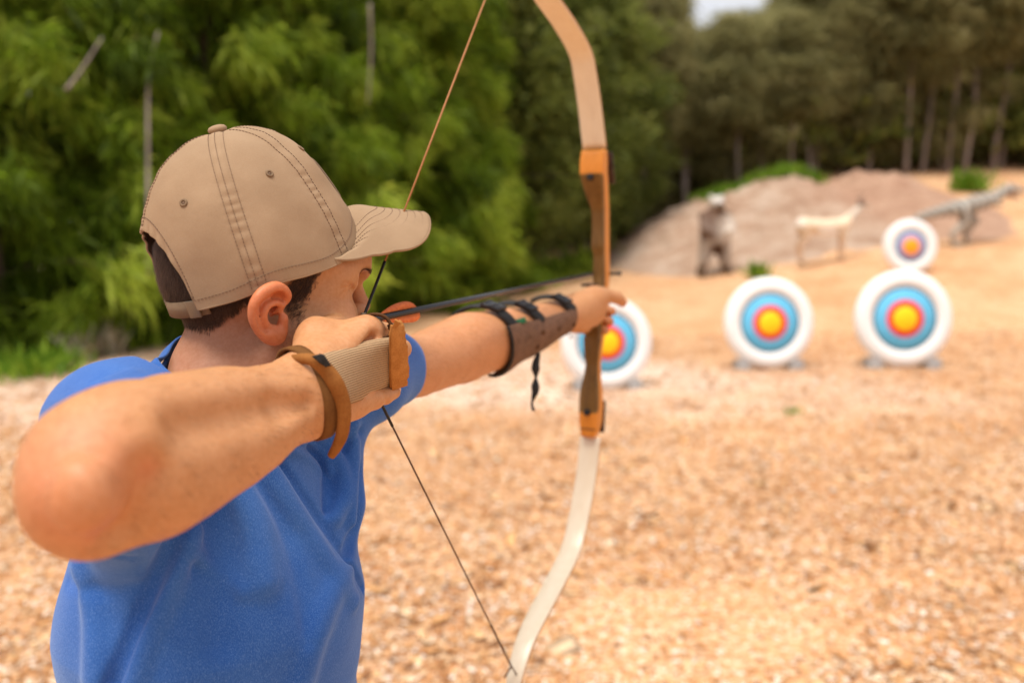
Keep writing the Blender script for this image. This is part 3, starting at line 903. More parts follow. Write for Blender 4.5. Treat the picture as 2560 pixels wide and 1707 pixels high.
for s in (-1, 1):
    g_ = Group(); b0 = TP(s * .16, 0, .05)
    g_.add(Cone(b0 + [0, 0, .05], b0 + [0, 0, .0], .042, .045, .02), Cone(b0 - NRM * .04, b0 + NRM * .16 - [0, 0, .012], .042, .034, .03))
    f_ = lambda p, c=None, r=0, g_=g_: np.maximum(g_.d(p, c, r), .003 - p[:, 2])
    a_, b_ = surface_nets(f_, b0 + [-.24, -.24, -.08], b0 + [.24, .24, .14], .006, [g_])
    mesh_obj('shoe', a_, b_, M_SHOE, person)
# ================================================================== BASEBALL CAP
CA, CB, CH = .1065, .0830, .140
def crown(th, u):
    """th: angle round the head (0 front), u: 0 at the button, 1 at the rim; returns cap-frame points"""
    th = np.asarray(th, float); u = np.asarray(u, float)
    a = np.clip(u, 0, 1.3) * math.pi / 2
    g = np.abs(np.sin(np.minimum(a, math.pi / 2))) ** .86
    hh = np.cos(np.minimum(a, math.pi / 2)) ** 1.04 * CH
    low = np.maximum(u - 1, 0) * .10
    front = np.exp(-(th / .9) ** 2)
    x = CA * np.where(np.cos(th) < 0, .925, 1.0) * np.cos(th) * g; y = CB * np.sin(th) * g
    x = x + .008 * (1 - u) * (1 - g)
    z = hh + front * .006 * np.sin(np.clip(u, 0, 1) * math.pi) - low
    # seams stand up a little; panels belly out between them
    d = np.zeros_like(x)
    for s in SEAMS:
        dt = np.abs(np.angle(np.exp(1j * (th - s))))
        arc = dt * np.maximum(g, .02) * .095
        d = d - .0016 * np.exp(-(arc / .010) ** 2) + .0012 * np.exp(-(arc / .0045) ** 4)
    P = np.stack([x, y, z], -1); n = P / np.array([CA, CB, CH]) ** 2
    n /= np.linalg.norm(n, axis=-1)[..., None] + 1e-9
    return P + n * (d[..., None]), n
SEAMS = [0, math.radians(51), math.radians(105), math.pi, -math.radians(105), -math.radians(51)]
def cap_w(P): return CO + np.asarray(P) @ CM.T
OPEN = math.radians(40)
def rim_u(th):
    d = np.abs(np.angle(np.exp(1j * (th - math.pi))))
    arch = np.where(d < OPEN, np.sqrt(np.clip(1 - (d / OPEN) ** 2.4, 0, 1)), 0)
    return 1.02 - .38 * arch - .19 * np.exp(-(np.angle(np.exp(1j * th)) / .62) ** 2) - .03 * np.exp(-((np.abs(np.angle(np.exp(1j * th))) - 1.65) / .35) ** 2)
NT_, NU = 512, 110
TH = np.linspace(-math.pi, math.pi, NT_, endpoint=False); US = np.linspace(.0, 1, NU) ** .85
tt, uu = np.meshgrid(TH, US, indexing='ij')
P, Nn = crown(tt, uu * rim_u(tt))
Pf = P.reshape(-1, 3)
def wrinkle(Pf, th, u):
    """cloth relief: soft dents, puckers beside the seams and along the opening"""
    w = .0011 * vnoise(Pf * [1, 1, .6], 55, 9) + .0022 * vnoise(Pf, 21, 8)
    for s in SEAMS:
        dt = np.abs(np.angle(np.exp(1j * (th - s)))) * .09 * np.maximum(u, .05)
        w = w + .0004 * np.sin(Pf[:, 2] * 620 + 3 * np.sin(Pf[:, 2] * 90)) * np.exp(-(dt / .005) ** 2) * np.clip(u * 2 - .2, 0, 1)
    edge = np.clip((u - .94) / .06, 0, 1)
    w = w + .0009 * np.sin(th * 46) * edge * (np.abs(np.abs(th) - math.pi) < OPEN)
    return w * np.clip(u * 5, 0, 1)
wr_ = wrinkle(Pf, tt.ravel(), uu.ravel())
fade = np.clip(uu.ravel() * 5, 0, 1)
Pf = Pf + Nn.reshape(-1, 3) * wr_[:, None]
idx = np.arange(NT_ * NU).reshape(NT_, NU)
a = idx[:, :-1]; b = np.roll(idx, -1, 0)[:, :-1]; c_ = np.roll(idx, -1, 0)[:, 1:]; d_ = idx[:, 1:]
F = np.stack([a, d_, c_, b], -1).reshape(-1, 4)
cap = mesh_obj('baseball_cap', cap_w(Pf), F, M_CAP, person)
tag(cap, 'tan six panel baseball cap with a curved brim')
sm = cap.modifiers.new('s', 'SOLIDIFY'); sm.thickness = .0016; sm.offset = 1
def crown_pt(th, u, off=.0):
    q, n = crown(np.array([th]), np.array([u])); q = q + n * (.0017 + off + wrinkle(q, np.array([th]), np.array([u / float(rim_u(np.array(th)))])))[:, None]
    return cap_w(q[0]), CM @ n[0]
def dashes(mb, pts, nor, L=.0021, w=.00021):
    """short raised stitches along a line"""
    pts = np.asarray(pts); seg = np.linalg.norm(np.diff(pts, axis=0), axis=1); s = np.r_[0, np.cumsum(seg)]
    n = int(s[-1] / (L * 1.55))
    for i in range(n):
        q = (i + .25) * L * 1.55
        p0 = np.array([np.interp(q, s, pts[:, k]) for k in range(3)]); p1 = np.array([np.interp(q + L, s, pts[:, k]) for k in range(3)])
        nn = nrm([np.interp(q, s, nor[:, k]) for k in range(3)])
        t = (p1 - p0) / 2; sd = np.cross(nrm(t), nn)
        mb.box((p0 + p1) / 2 + nn * .0001, t, sd * w, nn * .00035)
stitch = MB()
def cap_line(f, n=90, off=.0002):
    P_, N_ = [], []
    for i in range(n):
        th, u = f(i / (n - 1)); p, nn = crown_pt(th, u, off); P_.append(p); N_.append(nn)
    dashes(stitch, np.array(P_), np.array(N_))
for s in SEAMS:
    offs = (-.0052, .0052) if abs(abs(s) - math.radians(105)) > .01 else (-.0066, -.0008, .0066)
    for o_ in offs:
        cap_line(lambda v_, s=s, o_=o_: (s + o_ / (.095 * max(math.sin((.09 + .90 * v_) * math.pi / 2) ** .86, .1)), (.09 + .90 * v_) * float(rim_u(np.array(s)))))
cap_line(lambda v_: ((v_ - .5) * 2 * math.pi * .999, float(rim_u(np.array((v_ - .5) * 2 * math.pi * .999))) - .055), 260)
stitch.build('stitching', M_THREAD, cap, smooth=False)
# rolled edge
mb = MB(); pts = []
for i in range(241):
    th = -math.pi + 2 * math.pi * i / 240
    p, nn = crown_pt(th, float(rim_u(np.array(th))), -.0012); pts.append(p)
mb.tube(pts, .0013, 8, cap=False); mb.build('edge_binding', M_CAP, cap)
# button
mb = MB(); tp = cap_w(np.array([.008, 0, CH + .001])); upv = CM[:, 2]
secs = []
for r_, z_ in ((.0070, -.002), (.0086, .0003), (.0088, .0024), (.0070, .0046), (.0035, .0056), (.0004, .0058)):
    secs.append([tp + upv * z_ + r_ * (math.cos(k * math.pi / 12) * CM[:, 0] + math.sin(k * math.pi / 12) * CM[:, 1]) for k in range(24)])
mb.loft(secs); mb.build('button', M_CAP, cap)
# eyelets
for th, u in ((-math.radians(76), .53), (-math.radians(134), .56), (-math.radians(25), .47), (math.radians(82), .52), (math.radians(142), .56), (math.radians(28), .50)):
    p, nn = crown_pt(th, u, .0003); e1_ = nrm(np.cross(nn, upv)); e2_ = np.cross(nn, e1_)
    mb = MB(); pts = [p + .0026 * (math.cos(k * math.pi / 12) * e1_ + math.sin(k * math.pi / 12) * e2_) for k in range(25)]
    mb.tube(pts, .0011, 8, cap=False); o = mb.build('eyelet', M_CAPD, cap)
    mb = MB(); mb.box(p - nn * .0002, e1_ * .0013, e2_ * .0013, nn * .0004); h_ = mb.build('eyelet_hole', M_THREAD, cap)
# low embroidered patch on the forehead panels
mb = MB(); g_ = []
for i in range(13):
    for j in range(13):
        a_ = (i / 12 * 2 - 1); b_ = (j / 12 * 2 - 1)
        th = .26 * a_ * math.sqrt(1 - .5 * b_ * b_); u = .66 + .15 * b_ * math.sqrt(1 - .5 * a_ * a_)
        g_.append(crown_pt(th, u, .0016 if max(abs(a_), abs(b_)) < .95 else .0004)[0])
mb.add(g_, [(i * 13 + j, (i + 1) * 13 + j, (i + 1) * 13 + j + 1, i * 13 + j + 1) for i in range(12) for j in range(12)])
mb.build('embroidered_patch', M_CAPD, cap)
# brim
BW = math.radians(61)
def brim(th, v_, off=0.0):
    """th along the forehead edge, v_ from the crown outwards"""
    q, n = crown(np.array([th]), np.array([float(rim_u(np.array(th)))])); q = q[0]
    k = max(math.cos(th / BW * math.pi / 2), 0)
    x = q[0] + .091 * k ** .62 * v_
    y = q[1] * (1 + .06 * v_ * k ** .5)
    arch = .041 - .38 * (x - .112) - (11.3 + 900 * max(x - .09, 0) ** 2) * y * y
    vv = min(v_ * 2.6, 1); vv = vv * vv * (3 - 2 * vv)
    zt = q[2] * (1 - vv) + vv * arch
    return np.array([x, y, zt + off])
NB1, NB2 = 121, 40
g_ = [brim(-BW + 2 * BW * i / (NB1 - 1), j / (NB2 - 1)) for i in range(NB1) for j in range(NB2)]
Fb = [(i * NB2 + j, (i + 1) * NB2 + j, (i + 1) * NB2 + j + 1, i * NB2 + j + 1) for i in range(NB1 - 1) for j in range(NB2 - 1)]
br_ = mesh_obj('brim', cap_w(np.array(g_)), Fb, M_CAP, cap)
sm = br_.modifiers.new('s', 'SOLIDIFY'); sm.thickness = .0034; sm.offset = 0
mb = MB(); pts = [cap_w(brim(-BW + 2 * BW * i / 120, 1.0) + np.array([0, 0, 0])) for i in range(121)]
mb.tube(pts, .0019, 8); mb.build('brim_edge', M_CAP, cap)
stitch = MB()
for k in range(7):
    sc = .42 + .085 * k
    P_ = []
    for i in range(140):
        w_ = -.999 + 1.998 * i / 139; f0 = max(math.cos(w_ * math.pi / 2), 0) ** .62; f1 = max(math.cos(w_ * sc * math.pi / 2), 1e-3) ** .62
        P_.append(cap_w(brim(BW * w_ * sc, max(.02, min(.97, sc * f0 / f1)), .0020)))
    P_ = np.array(P_); dashes(stitch, P_, np.tile(CM[:, 2], (len(P_), 1)), .0021, .00022)
stitch.build('brim_stitching', M_THREAD, cap, smooth=False)
# adjusting strap across the opening, with its buckle
mb = MB(); secs = []
for i in range(31):
    th = math.pi - OPEN * 1.05 + OPEN * 2.1 * i / 30
    q, n = crown(np.array([th]), np.array([1.0])); q = q[0] * .90; q[2] = -.002
    c = cap_w(q); r_ = CM @ nrm([q[0], q[1], 0])
    secs.append([c + r_ * a_ + upv * b_ for a_, b_ in ((-.0008, -.0075), (.0008, -.0075), (.0008, .0075), (-.0008, .0075))])
mb.loft(secs); mb.build('strap', M_CAPD, cap)
q, n = crown(np.array([math.pi + .58]), np.array([1.0])); q = q[0] * .90; q[2] = -.002
c = cap_w(q); r_ = CM @ nrm([q[0], q[1], 0]); tg = np.cross(upv, r_)
mb = MB(); mb.box(c + r_ * .003, r_ * .0012, tg * .007, upv * .008)
M_BRASS = NT('dull_brass').set(color=(.20, .15, .10), rough=.5, Metallic=.5)
bevel(mb.build('buckle', M_BRASS, cap), .0008)

# ================================================================== PATCHES LAID ON THE BODY
def fitdepth(pxy, order=2, lift=.0015, f=None):
    """smooth depth over the surface under a set of readings, kept outside it"""
    f = f or body_f
    P, ok = trace(f, pxy[:, 0], pxy[:, 1], .4, 1.7)
    dep = (P - CAM) @ CF
    m = pxy.mean(0); q = (pxy - m) / 100
    A = np.stack([q[:, 0] ** i * q[:, 1] ** j for i in range(order + 1) for j in range(order + 1 - i)], 1)
    w = ok.astype(float)
    for _ in range(4):
        co = np.linalg.lstsq(A[ok] * w[ok][:, None], dep[ok] * w[ok], rcond=None)[0]
        res = dep - A @ co; w = np.where(res < 0, 1.0, .25)
    co[0] += min(0, np.percentile((dep - A @ co)[ok], 4))
    return lambda xy: np.stack([((xy - m) / 100)[:, 0] ** i * ((xy - m) / 100)[:, 1] ** j for i in range(order + 1) for j in range(order + 1 - i)], 1) @ co - lift
def ribbon(e1_, e2_, n, m, depf, conv=c2):
    """grid between two measured edge curves"""
    A = catmull(np.array([conv(*p) for p in e1_]), n); B = catmull(np.array([conv(*p) for p in e2_]), n)
    V = []
    for i in range(n):
        for j in range(m):
            V.append(A[i] * (1 - j / (m - 1)) + B[i] * (j / (m - 1)))
    V = np.array(V); d = depf(V) if callable(depf) else depf
    P = np.array([W(x, y, dd) for (x, y), dd in zip(V, d)])
    F = [(i * m + j, i * m + j + 1, (i + 1) * m + j + 1, (i + 1) * m + j) for i in range(n - 1) for j in range(m - 1)]
    return P, F, V
def solid(o, t, off=-1, bev=None):
    s_ = o.modifiers.new('s', 'SOLIDIFY'); s_.thickness = t; s_.offset = off
    if bev: b_ = o.modifiers.new('b', 'BEVEL'); b_.width = bev; b_.segments = 2; b_.limit_method = 'ANGLE'
    return o
glove = empty('finger_tab', X(860, 930, .70)); glove.parent = person; glove.location = Vector(X(860, 930, .70)) - person.location
tag(glove, 'leather shooting tab with elastic band across the back of the hand')
top = [(718, 768), (800, 735), (900, 703), (1010, 678), (1110, 658), (1222, 645)]
bot = [(902, 1138), (950, 1122), (1000, 1103), (1060, 1072), (1130, 1048), (1214, 1012)]
samp = np.array([c2(x, y) for x in range(760, 1200, 30) for y in range(720, 1080, 30)])
dep_band = fitdepth(samp, 2, .0022)
n, m = 60, 40
TA = catmull(np.array([c2(*p) for p in top]), n); BA = catmull(np.array([c2(*p) for p in bot]), n)
V = []
for i in range(n):
    for j in range(m):
        u_, v_ = i / (n - 1), j / (m - 1)
        p = TA[i] * (1 - v_) + BA[i] * v_
        p = p + np.array([14, -4]) * (1 - u_) ** 3 * math.sin(v_ * math.pi) * 1.0
        V.append(p)
V = np.array(V); dd = dep_band(V)
v01 = np.tile(np.arange(m) / (m - 1), n)
dd = dd + .010 * np.abs(v01 * 2 - 1) ** 5 + .0006 * np.sin(V[:, 0] / 9)*np.clip(v01-.5,0,1)
BP = np.array([W(x, y, d0) for (x, y), d0 in zip(V, dd)])
F = [(i * m + j, i * m + j + 1, (i + 1) * m + j + 1, (i + 1) * m + j) for i in range(n - 1) for j in range(m - 1)]
band = mesh_obj('elastic_band', BP, F, M_ELASTIC, glove); vfloat(band, 'across', v01); solid(band, .0014)
# suede end piece
L_ = [(1222, 560), (1212, 640), (1212, 760), (1212, 880), (1214, 1016)]
R_ = [(1272, 535), (1298, 640), (1318, 760), (1326, 880), (1322, 985)]
n, m = 70, 16
A = catmull(np.array([c2(*p) for p in L_]), n); B = catmull(np.array([c2(*p) for p in R_]), n)
V = []; dd = []
for i in range(n):
    jag = 2.4 * float(vnoise([[i * .21, 0, 0]])[0]) + 1.4 * float(vnoise([[i * .55, 3, 0]])[0]) + rnd.uniform(-.4, .4)
    for j in range(m):
        u_ = j / (m - 1); p = A[i] * (1 - u_) + B[i] * u_ + np.array([jag * u_ ** 3, 0])
        V.append(p); dd.append(float(dep_band(np.array([A[i]]))[0]) - .0028 + .012 * u_ ** 1.6 + .003 * abs(i / n * 2 - 1) ** 3)
SP = np.array([W(x, y, q_) for (x, y), q_ in zip(V, dd)])
F = [(i * m + j, i * m + j + 1, (i + 1) * m + j + 1, (i + 1) * m + j) for i in range(n - 1) for j in range(m - 1)]
su = mesh_obj('suede_tab', SP, F, M_SUEDE, glove); solid(su, .0030, -1, .0005)
mb = MB(); e = [SP[i * m] + (SP[i * m] - SP[i * m + 1]) * .15 - CF * .0004 for i in range(0, n, 2)]
mb.tube(e, .0016, 8); mb.build('folded_edge', M_SUEDE, glove)
mb = MB(); sp = SP[int(n * .70) * m + 8] - CF * .0004; mb.box(sp - CF * .0008, nrm(CR + CU * .5) * .0042, nrm(CU - CR * .3) * .0007, CF * .0008); mb.build('slit', M_STRAPIN, glove)
# small leather fold at the top and the dark loop round the first finger
P_, F_, _ = ribbon([(1196, 640), (1205, 600), (1228, 560), (1240, 522)], [(1222, 650), (1232, 612), (1258, 575), (1284, 548)], 12, 4, lambda v_: dep_band(v_) - .003)
solid(mesh_obj('leather_fold', P_, F_, M_SUEDE, glove), .002, -1, .0004)
lp = [(1035, 492, .742), (1080, 482, .738), (1130, 484, .737), (1175, 505, .738), (1208, 550, .739), (1214, 598, .738), (1190, 638, .735), (1135, 656, .735)]
pts = catmull([X(*c2(x, y), d0) for x, y, d0 in lp], 40)
mb = MB(); mb.tube(pts, .0034, 8, flat=(.5, -CF)); mb.build('finger_loop', M_STRAPIN, glove)
mb = MB(); mb.tube(catmull([X(*c2(x, y), d0) for x, y, d0 in ((1214, 560, .741), (1226, 610, .760), (1200, 660, .772), (1140, 655, .770))], 20), .004, 8, flat=(.3, CR)); mb.build('finger_loop', M_STRAPIN, glove)
# wrist strap: outer tongue
oe = [(455, 806), (520, 786), (610, 782), (690, 800), (770, 855), (840, 940), (885, 1040), (908, 1150), (905, 1260), (880, 1370), (830, 1460), (782, 1514)]
ie = [(458, 826), (520, 826), (600, 828), (660, 860), (720, 930), (775, 1020), (815, 1110), (833, 1200), (832, 1290), (818, 1370), (795, 1440), (768, 1504)]
mid = np.array([c2((a_[0] + b_[0]) / 2, (a_[1] + b_[1]) / 2) for a_, b_ in zip(oe, ie)])
dkn = np.array([.660, .640, .631, .629, .632, .633, .637, .641, .645, .650, .655, .660])
def dep_strap(V):
    cm = catmull(np.column_stack([mid, dkn]), 200)
    k_ = ((V[:, None, :] - cm[None, :, :2]) ** 2).sum(2).argmin(1)
    return cm[k_, 2]
P_, F_, V_ = ribbon(ie, oe, 110, 9, dep_strap)
arr = P_.reshape(110, 9, 3); ww = np.abs(np.linspace(-1, 1, 9))
arr += (ww ** 2)[None, :, None] * CF * .0022
ws = mesh_obj('wrist_strap', arr.reshape(-1, 3), F_, M_STRAP, glove); solid(ws, .0026, -1, .0006)
mb = MB()
for col_ in (6,):
    dashes(mb, arr[4:100, col_] - CF * .0010, np.tile(-CF, (96, 1)), .0016, .00034)
for i in range(len(mb.v)): pass
mb.build('strap_stitching', M_CREAMT, glove)
# black tag at the back of the band
P_, F_, _ = ribbon([(640, 786), (668, 810), (700, 838), (738, 862)], [(700, 766), (728, 776), (752, 812), (778, 852)], 12, 6, lambda v_: dep_strap(v_) - .005)
solid(mesh_obj('black_tag', P_, F_, M_BLACK, glove), .0012)
mb = MB()
for t_ in (.2, .4, .6, .8):
    for k_ in (1, 4):
        i = int(t_ * 11); a_ = P_[i * 6 + k_] - CF * .0003; b_ = P_[(i + 1) * 6 + k_] - CF * .0003
        mb.box((a_ + b_) / 2, (b_ - a_) * .25, nrm(np.cross(b_ - a_, CF)) * .00025, CF * .0003)
mb.build('tag_stitching', M_CREAMT, glove)
# the strap's upper run lies over the inner loop
# inner loop round the wrist
w0 = X(*c2(508, 884), .672); w1 = X(*c2(674, 1332), .664); w2 = X(*c2(770, 1132), .636)
wc = (X(765, 985, .665)); pn = nrm(np.cross(w1 - w0, w2 - w0))
b1 = nrm(w1 - w0); b2 = np.cross(pn, b1); wc = wc - pn * ((wc - w0) @ pn)
R_ = []
for i in range(96):
    a_ = 2 * math.pi * i / 96; dv = math.cos(a_) * b1 + math.sin(a_) * b2
    rr = np.linspace(.012, .07, 150); b_ = np.minimum(handR.d(wc + rr[:, None] * dv), armR.d(wc + rr[:, None] * dv)); R_.append(rr[np.argmax(b_ > .0018)])
R_ = np.array(R_); R_ = np.convolve(np.r_[R_[-6:], R_, R_[:6]], np.ones(7) / 7, 'same')[6:-6]
secs = []
for i in range(97):
    a_ = 2 * math.pi * (i % 96) / 96; dv = math.cos(a_) * b1 + math.sin(a_) * b2; c = wc + dv * (R_[i % 96] + .001)
    secs.append([c + dv * x_ + pn * y_ for x_, y_ in ((-.0012, -.0055), (.0012, -.0055), (.0016, 0), (.0012, .0055), (-.0012, .0055))])
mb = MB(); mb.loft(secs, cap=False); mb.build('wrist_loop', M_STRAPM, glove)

# ================================================================== ARM GUARD
def c3(x, y): return 960 + x * .30617, 640 + y * .30617
guard = empty('arm_guard', X(1350, 840, 1.25)); guard.parent = person; guard.location = Vector(X(1350, 840, 1.25)) - person.location
tag(guard, 'worn brown leather arm guard with three black straps')
GA, GB = X(1238, 858, 1.19), X(1448, 780, 1.372)
gx = nrm(GB - GA); gu = nrm(CU - gx * (CU @ gx)); gw = np.cross(gx, gu); gw = gw if gw @ CF < 0 else -gw   # gw to the lens, gu up
def arm_r(s): return np.interp(s, [0, .25, .5, .75, 1], [.0455, .0430, .0385, .0340, .0305])
GL = np.linalg.norm(GB - GA)
AS_, AA_ = np.linspace(-.35, 1.0, 28), np.radians(np.arange(-180, 181, 12))
def _march(s, a):
    q = GA + gx * GL * (-.12 + .92 * s); dv = math.cos(a) * gw + math.sin(a) * gu; rr = np.linspace(.015, .075, 110)
    dd_ = armL.d(q + rr[:, None] * dv); return rr[np.argmax(dd_ > 0)] if (dd_ > 0).any() else .05
AR_ = np.array([[_march(s, a) for a in AA_] for s in AS_])
def arm_r2(s, a):
    a = (a + math.pi) % (2 * math.pi) - math.pi; i = np.interp(s, AS_, np.arange(28)); j = np.interp(a, AA_, np.arange(len(AA_)))
    i0, j0 = min(int(i), 26), min(int(j), len(AA_) - 2); u, w = i - i0, j - j0
    return AR_[i0, j0] * (1 - u) * (1 - w) + AR_[i0 + 1, j0] * u * (1 - w) + AR_[i0, j0 + 1] * (1 - u) * w + AR_[i0 + 1, j0 + 1] * u * w
def gpt(s, ang, off=0): return GA + gx * GL * (-.12 + .92 * s) + (arm_r2(s, ang) + off) * (math.cos(ang) * gw + math.sin(ang) * gu)
n, m = 50, 48; V = []
for i in range(n):
    for j in range(m):
        s_ = i / (n - 1); v_ = j / (m - 1)
        a0 = math.radians(32); a1 = math.radians(-98 + 6 * s_)
        ang = a0 + (a1 - a0) * v_
        off = .0028 + (.003 * (1 - s_) ** 2) + .0012 * math.sin(s_ * 9 + v_ * 3)
        lean = .035 * (v_ - .45) ** 2
        V.append(gpt(s_ * (1 - .10 * v_) + .05 * v_, ang, off))
F = [(i * m + j, i * m + j + 1, (i + 1) * m + j + 1, (i + 1) * m + j) for i in range(n - 1) for j in range(m - 1)]
gl = mesh_obj('leather_panel', V, F, M_GUARD, guard); solid(gl, .0028, 1, .0006)
mb = MB(); mb.tube([V[j] for j in range(m)], .0026, 8); mb.build('bound_edge', M_BLACK, guard)
mb = MB(); mb.tube([V[(n - 1) * m + j] for j in range(m)], .0020, 8); mb.build('bound_edge', M_STRAPIN, guard)
for (x, y) in ((1065, 700), (1180, 655), (1298, 622), (1420, 590), (1550, 560), (1525, 655), (1250, 740)):
    p, ok = trace(lambda p: armL.d(p) - .0055, *c3(x, y), .6, 1.8); p = p[0]
    n_ = nrm(p - (GA + gx * ((p - GA) @ gx)))
    mb = MB(); t1_ = nrm(np.cross(n_, gx)); r3 = .0036
    mb.loft([[p + n_ * h_ + r3 * (math.cos(k * math.pi / 6) * gx + math.sin(k * math.pi / 6) * t1_) for k in range(12)] for h_ in (-.002, .0022)])
    mb.build('punched_hole', M_STRAPIN, guard)
for s0_ in (.10, .50, .97):
    pts_ = []
    for k in range(14):
        ang = 25 + 95 * k / 13
        pts_.append(gpt(s0_ - .24 * (ang - 25) / 100, math.radians(ang), .0030 + .006 * math.sin(math.radians((ang - 25) * 1.3))))
    c_ = catmull(pts_, 30)
    mb = MB(); mb.tube(c_, .0100, 10, flat=(.34, gx)); s_ = mb.build('strap', M_BLACK, guard)
    q = c_[12]; t_ = nrm(c_[13] - c_[11]); o_ = nrm(np.cross(gx, t_)); o_ = o_ if o_ @ CU > 0 else -o_
    mb = MB(); mb.box(q + o_ * .003, t_ * .014, gx * .0110, o_ * .0030); bevel(mb.build('buckle', M_BLACKP, guard), .0012)
    mb = MB(); mb.box(q + o_ * .0056, t_ * .0022, gx * .0105, o_ * .0012); mb.box(q + o_ * .005 + t_ * .011, t_ * .0015, gx * .0105, o_ * .0018); bevel(mb.build('buckle_bar', M_BLACKP, guard), .0006)
P_, F_, _ = ribbon([(1062, 528), (1100, 512), (1150, 498)], [(1090, 568), (1125, 555), (1168, 540)], 8, 4, lambda v_: np.full(len(v_), 1.158), c3)
solid(mesh_obj('green_label', P_, F_, M_GREEN, guard), .0015)
# twisted strap end
mb = MB(); secs = []
tp_ = catmull([X(*c3(x, y), 1.225) for x, y in ((1262, 790), (1240, 870), (1238, 935), (1240, 990), (1236, 1050), (1235, 1110), (1218, 1165), (1208, 1210), (1222, 1262))], 48)
wd = np.interp(np.linspace(0, 1, 48), [0, .08, .22, .38, .52, .66, .78, .9, 1], [.003, .005, .0068, .0020, .0066, .0052, .0022, .0020, .0030])
for i in range(48):
    tw = i / 48 * math.pi * 2.1; ax_ = CR * math.cos(tw) * 1.0 + CF * math.sin(tw) * .6
    ax_ = CR; secs.append([tp_[i] + ax_ * wd[i] * a_ + CF * .0012 * b_ for a_, b_ in ((-1, -1), (1, -.4), (1, 1), (-1, .4))])
mb.loft(secs); mb.build('strap_end', M_BLACK, guard)

# ================================================================== RECURVE BOW
M_LIMB = NT('cream_fibreglass'); _v = M_LIMB.coord('Object', (1, 1, .15)); _f = M_LIMB.noise(_v, 60, 2)
M_LIMB = M_LIMB.set(color=M_LIMB.ramp(_f, [(.3, (.68, .56, .41)), (.7, (.72, .61, .46))]), rough=.28, spec=.5)
M_LIMBW = simple_mat('limb_core_wood', (.42, .20, .07), (.56, .30, .12), 200, .4, stretch=(1, 1, .1))
NOCK = X(909, 803, .790)
BO = X(1480, 686, 1.42)
AD = nrm(BO - NOCK)
BU = camvec(-.024, math.cos(PITCH), -math.sin(PITCH)); BU = nrm(BU - AD * (BU @ AD))
BL = np.cross(AD, BU); BL = BL if BL @ CR > 0 else -BL          # to the archer's right
def onplane(px, py):
    d = W(px, py, 1.0) - CAM; t = ((BO - CAM) @ BL) / (d @ BL); return CAM + t * d
bow = empty('recurve_bow', BO)
tag(bow, 'wooden takedown recurve bow with cream limbs at full draw in his left hand', 'bow')
UP = [(1485, 372), (1473, 268), (1461, 187), (1449, 134), (1412, 67), (1365, 0), (1322, -66), (1294, -130), (1284, -190), (1296, -250), (1318, -300)]
LO = [(1475, 1093), (1465, 1184), (1448, 1283), (1427, 1369), (1387, 1452), (1343, 1534), (1314, 1596), (1294, 1658), (1282, 1712), (1282, 1750)]
def limb(pp, w0_):
    c_ = catmull(np.array([onplane(*p) for p in pp]), 70); secs = []; secs2 = []
    for i in range(70):
        t_ = nrm(c_[min(i + 1, 69)] - c_[max(i - 1, 0)]); n_ = nrm(np.cross(BL, t_)); n_ = n_ if n_ @ AD > 0 else -n_
        s_ = i / 69; w_ = np.interp(s_, [0, .55, .85, 1], [w0_, w0_ * .86, w0_ * .62, w0_ * .45]) / 2; th_ = np.interp(s_, [0, .6, 1], [.0085, .006, .007])
        def sec(k0, k1, e_):
            return [c_[i] + BL * w_ * a_ + n_ * th_ * b_ for a_, b_ in ((-1 + .04, k0), (1 - .04, k0), (1 - e_, k0 + .08), (1 - e_, k1 - .08), (1 - .04, k1), (-1 + .04, k1), (-1 + e_, k1 - .08), (-1 + e_, k0 + .08))]
        secs.append(sec(0, .30, 0)); secs2.append(sec(.31, 1.0, .01))
    return secs, secs2, c_
for pp, w0_, lab in ((UP, .0425, 'upper'), (LO, .0385, 'lower')):
    s1, s2, c_ = limb(pp, w0_)
    mb = MB(); mb.loft(s1); o = mb.build('limb', M_LIMB, bow)
    mb = MB(); mb.loft(s2); mb.build('limb_core', M_LIMBW, o)
    if lab == 'lower': LTIP = c_[58]; LC = c_
    else: UTIP = c_[66]; UC = c_
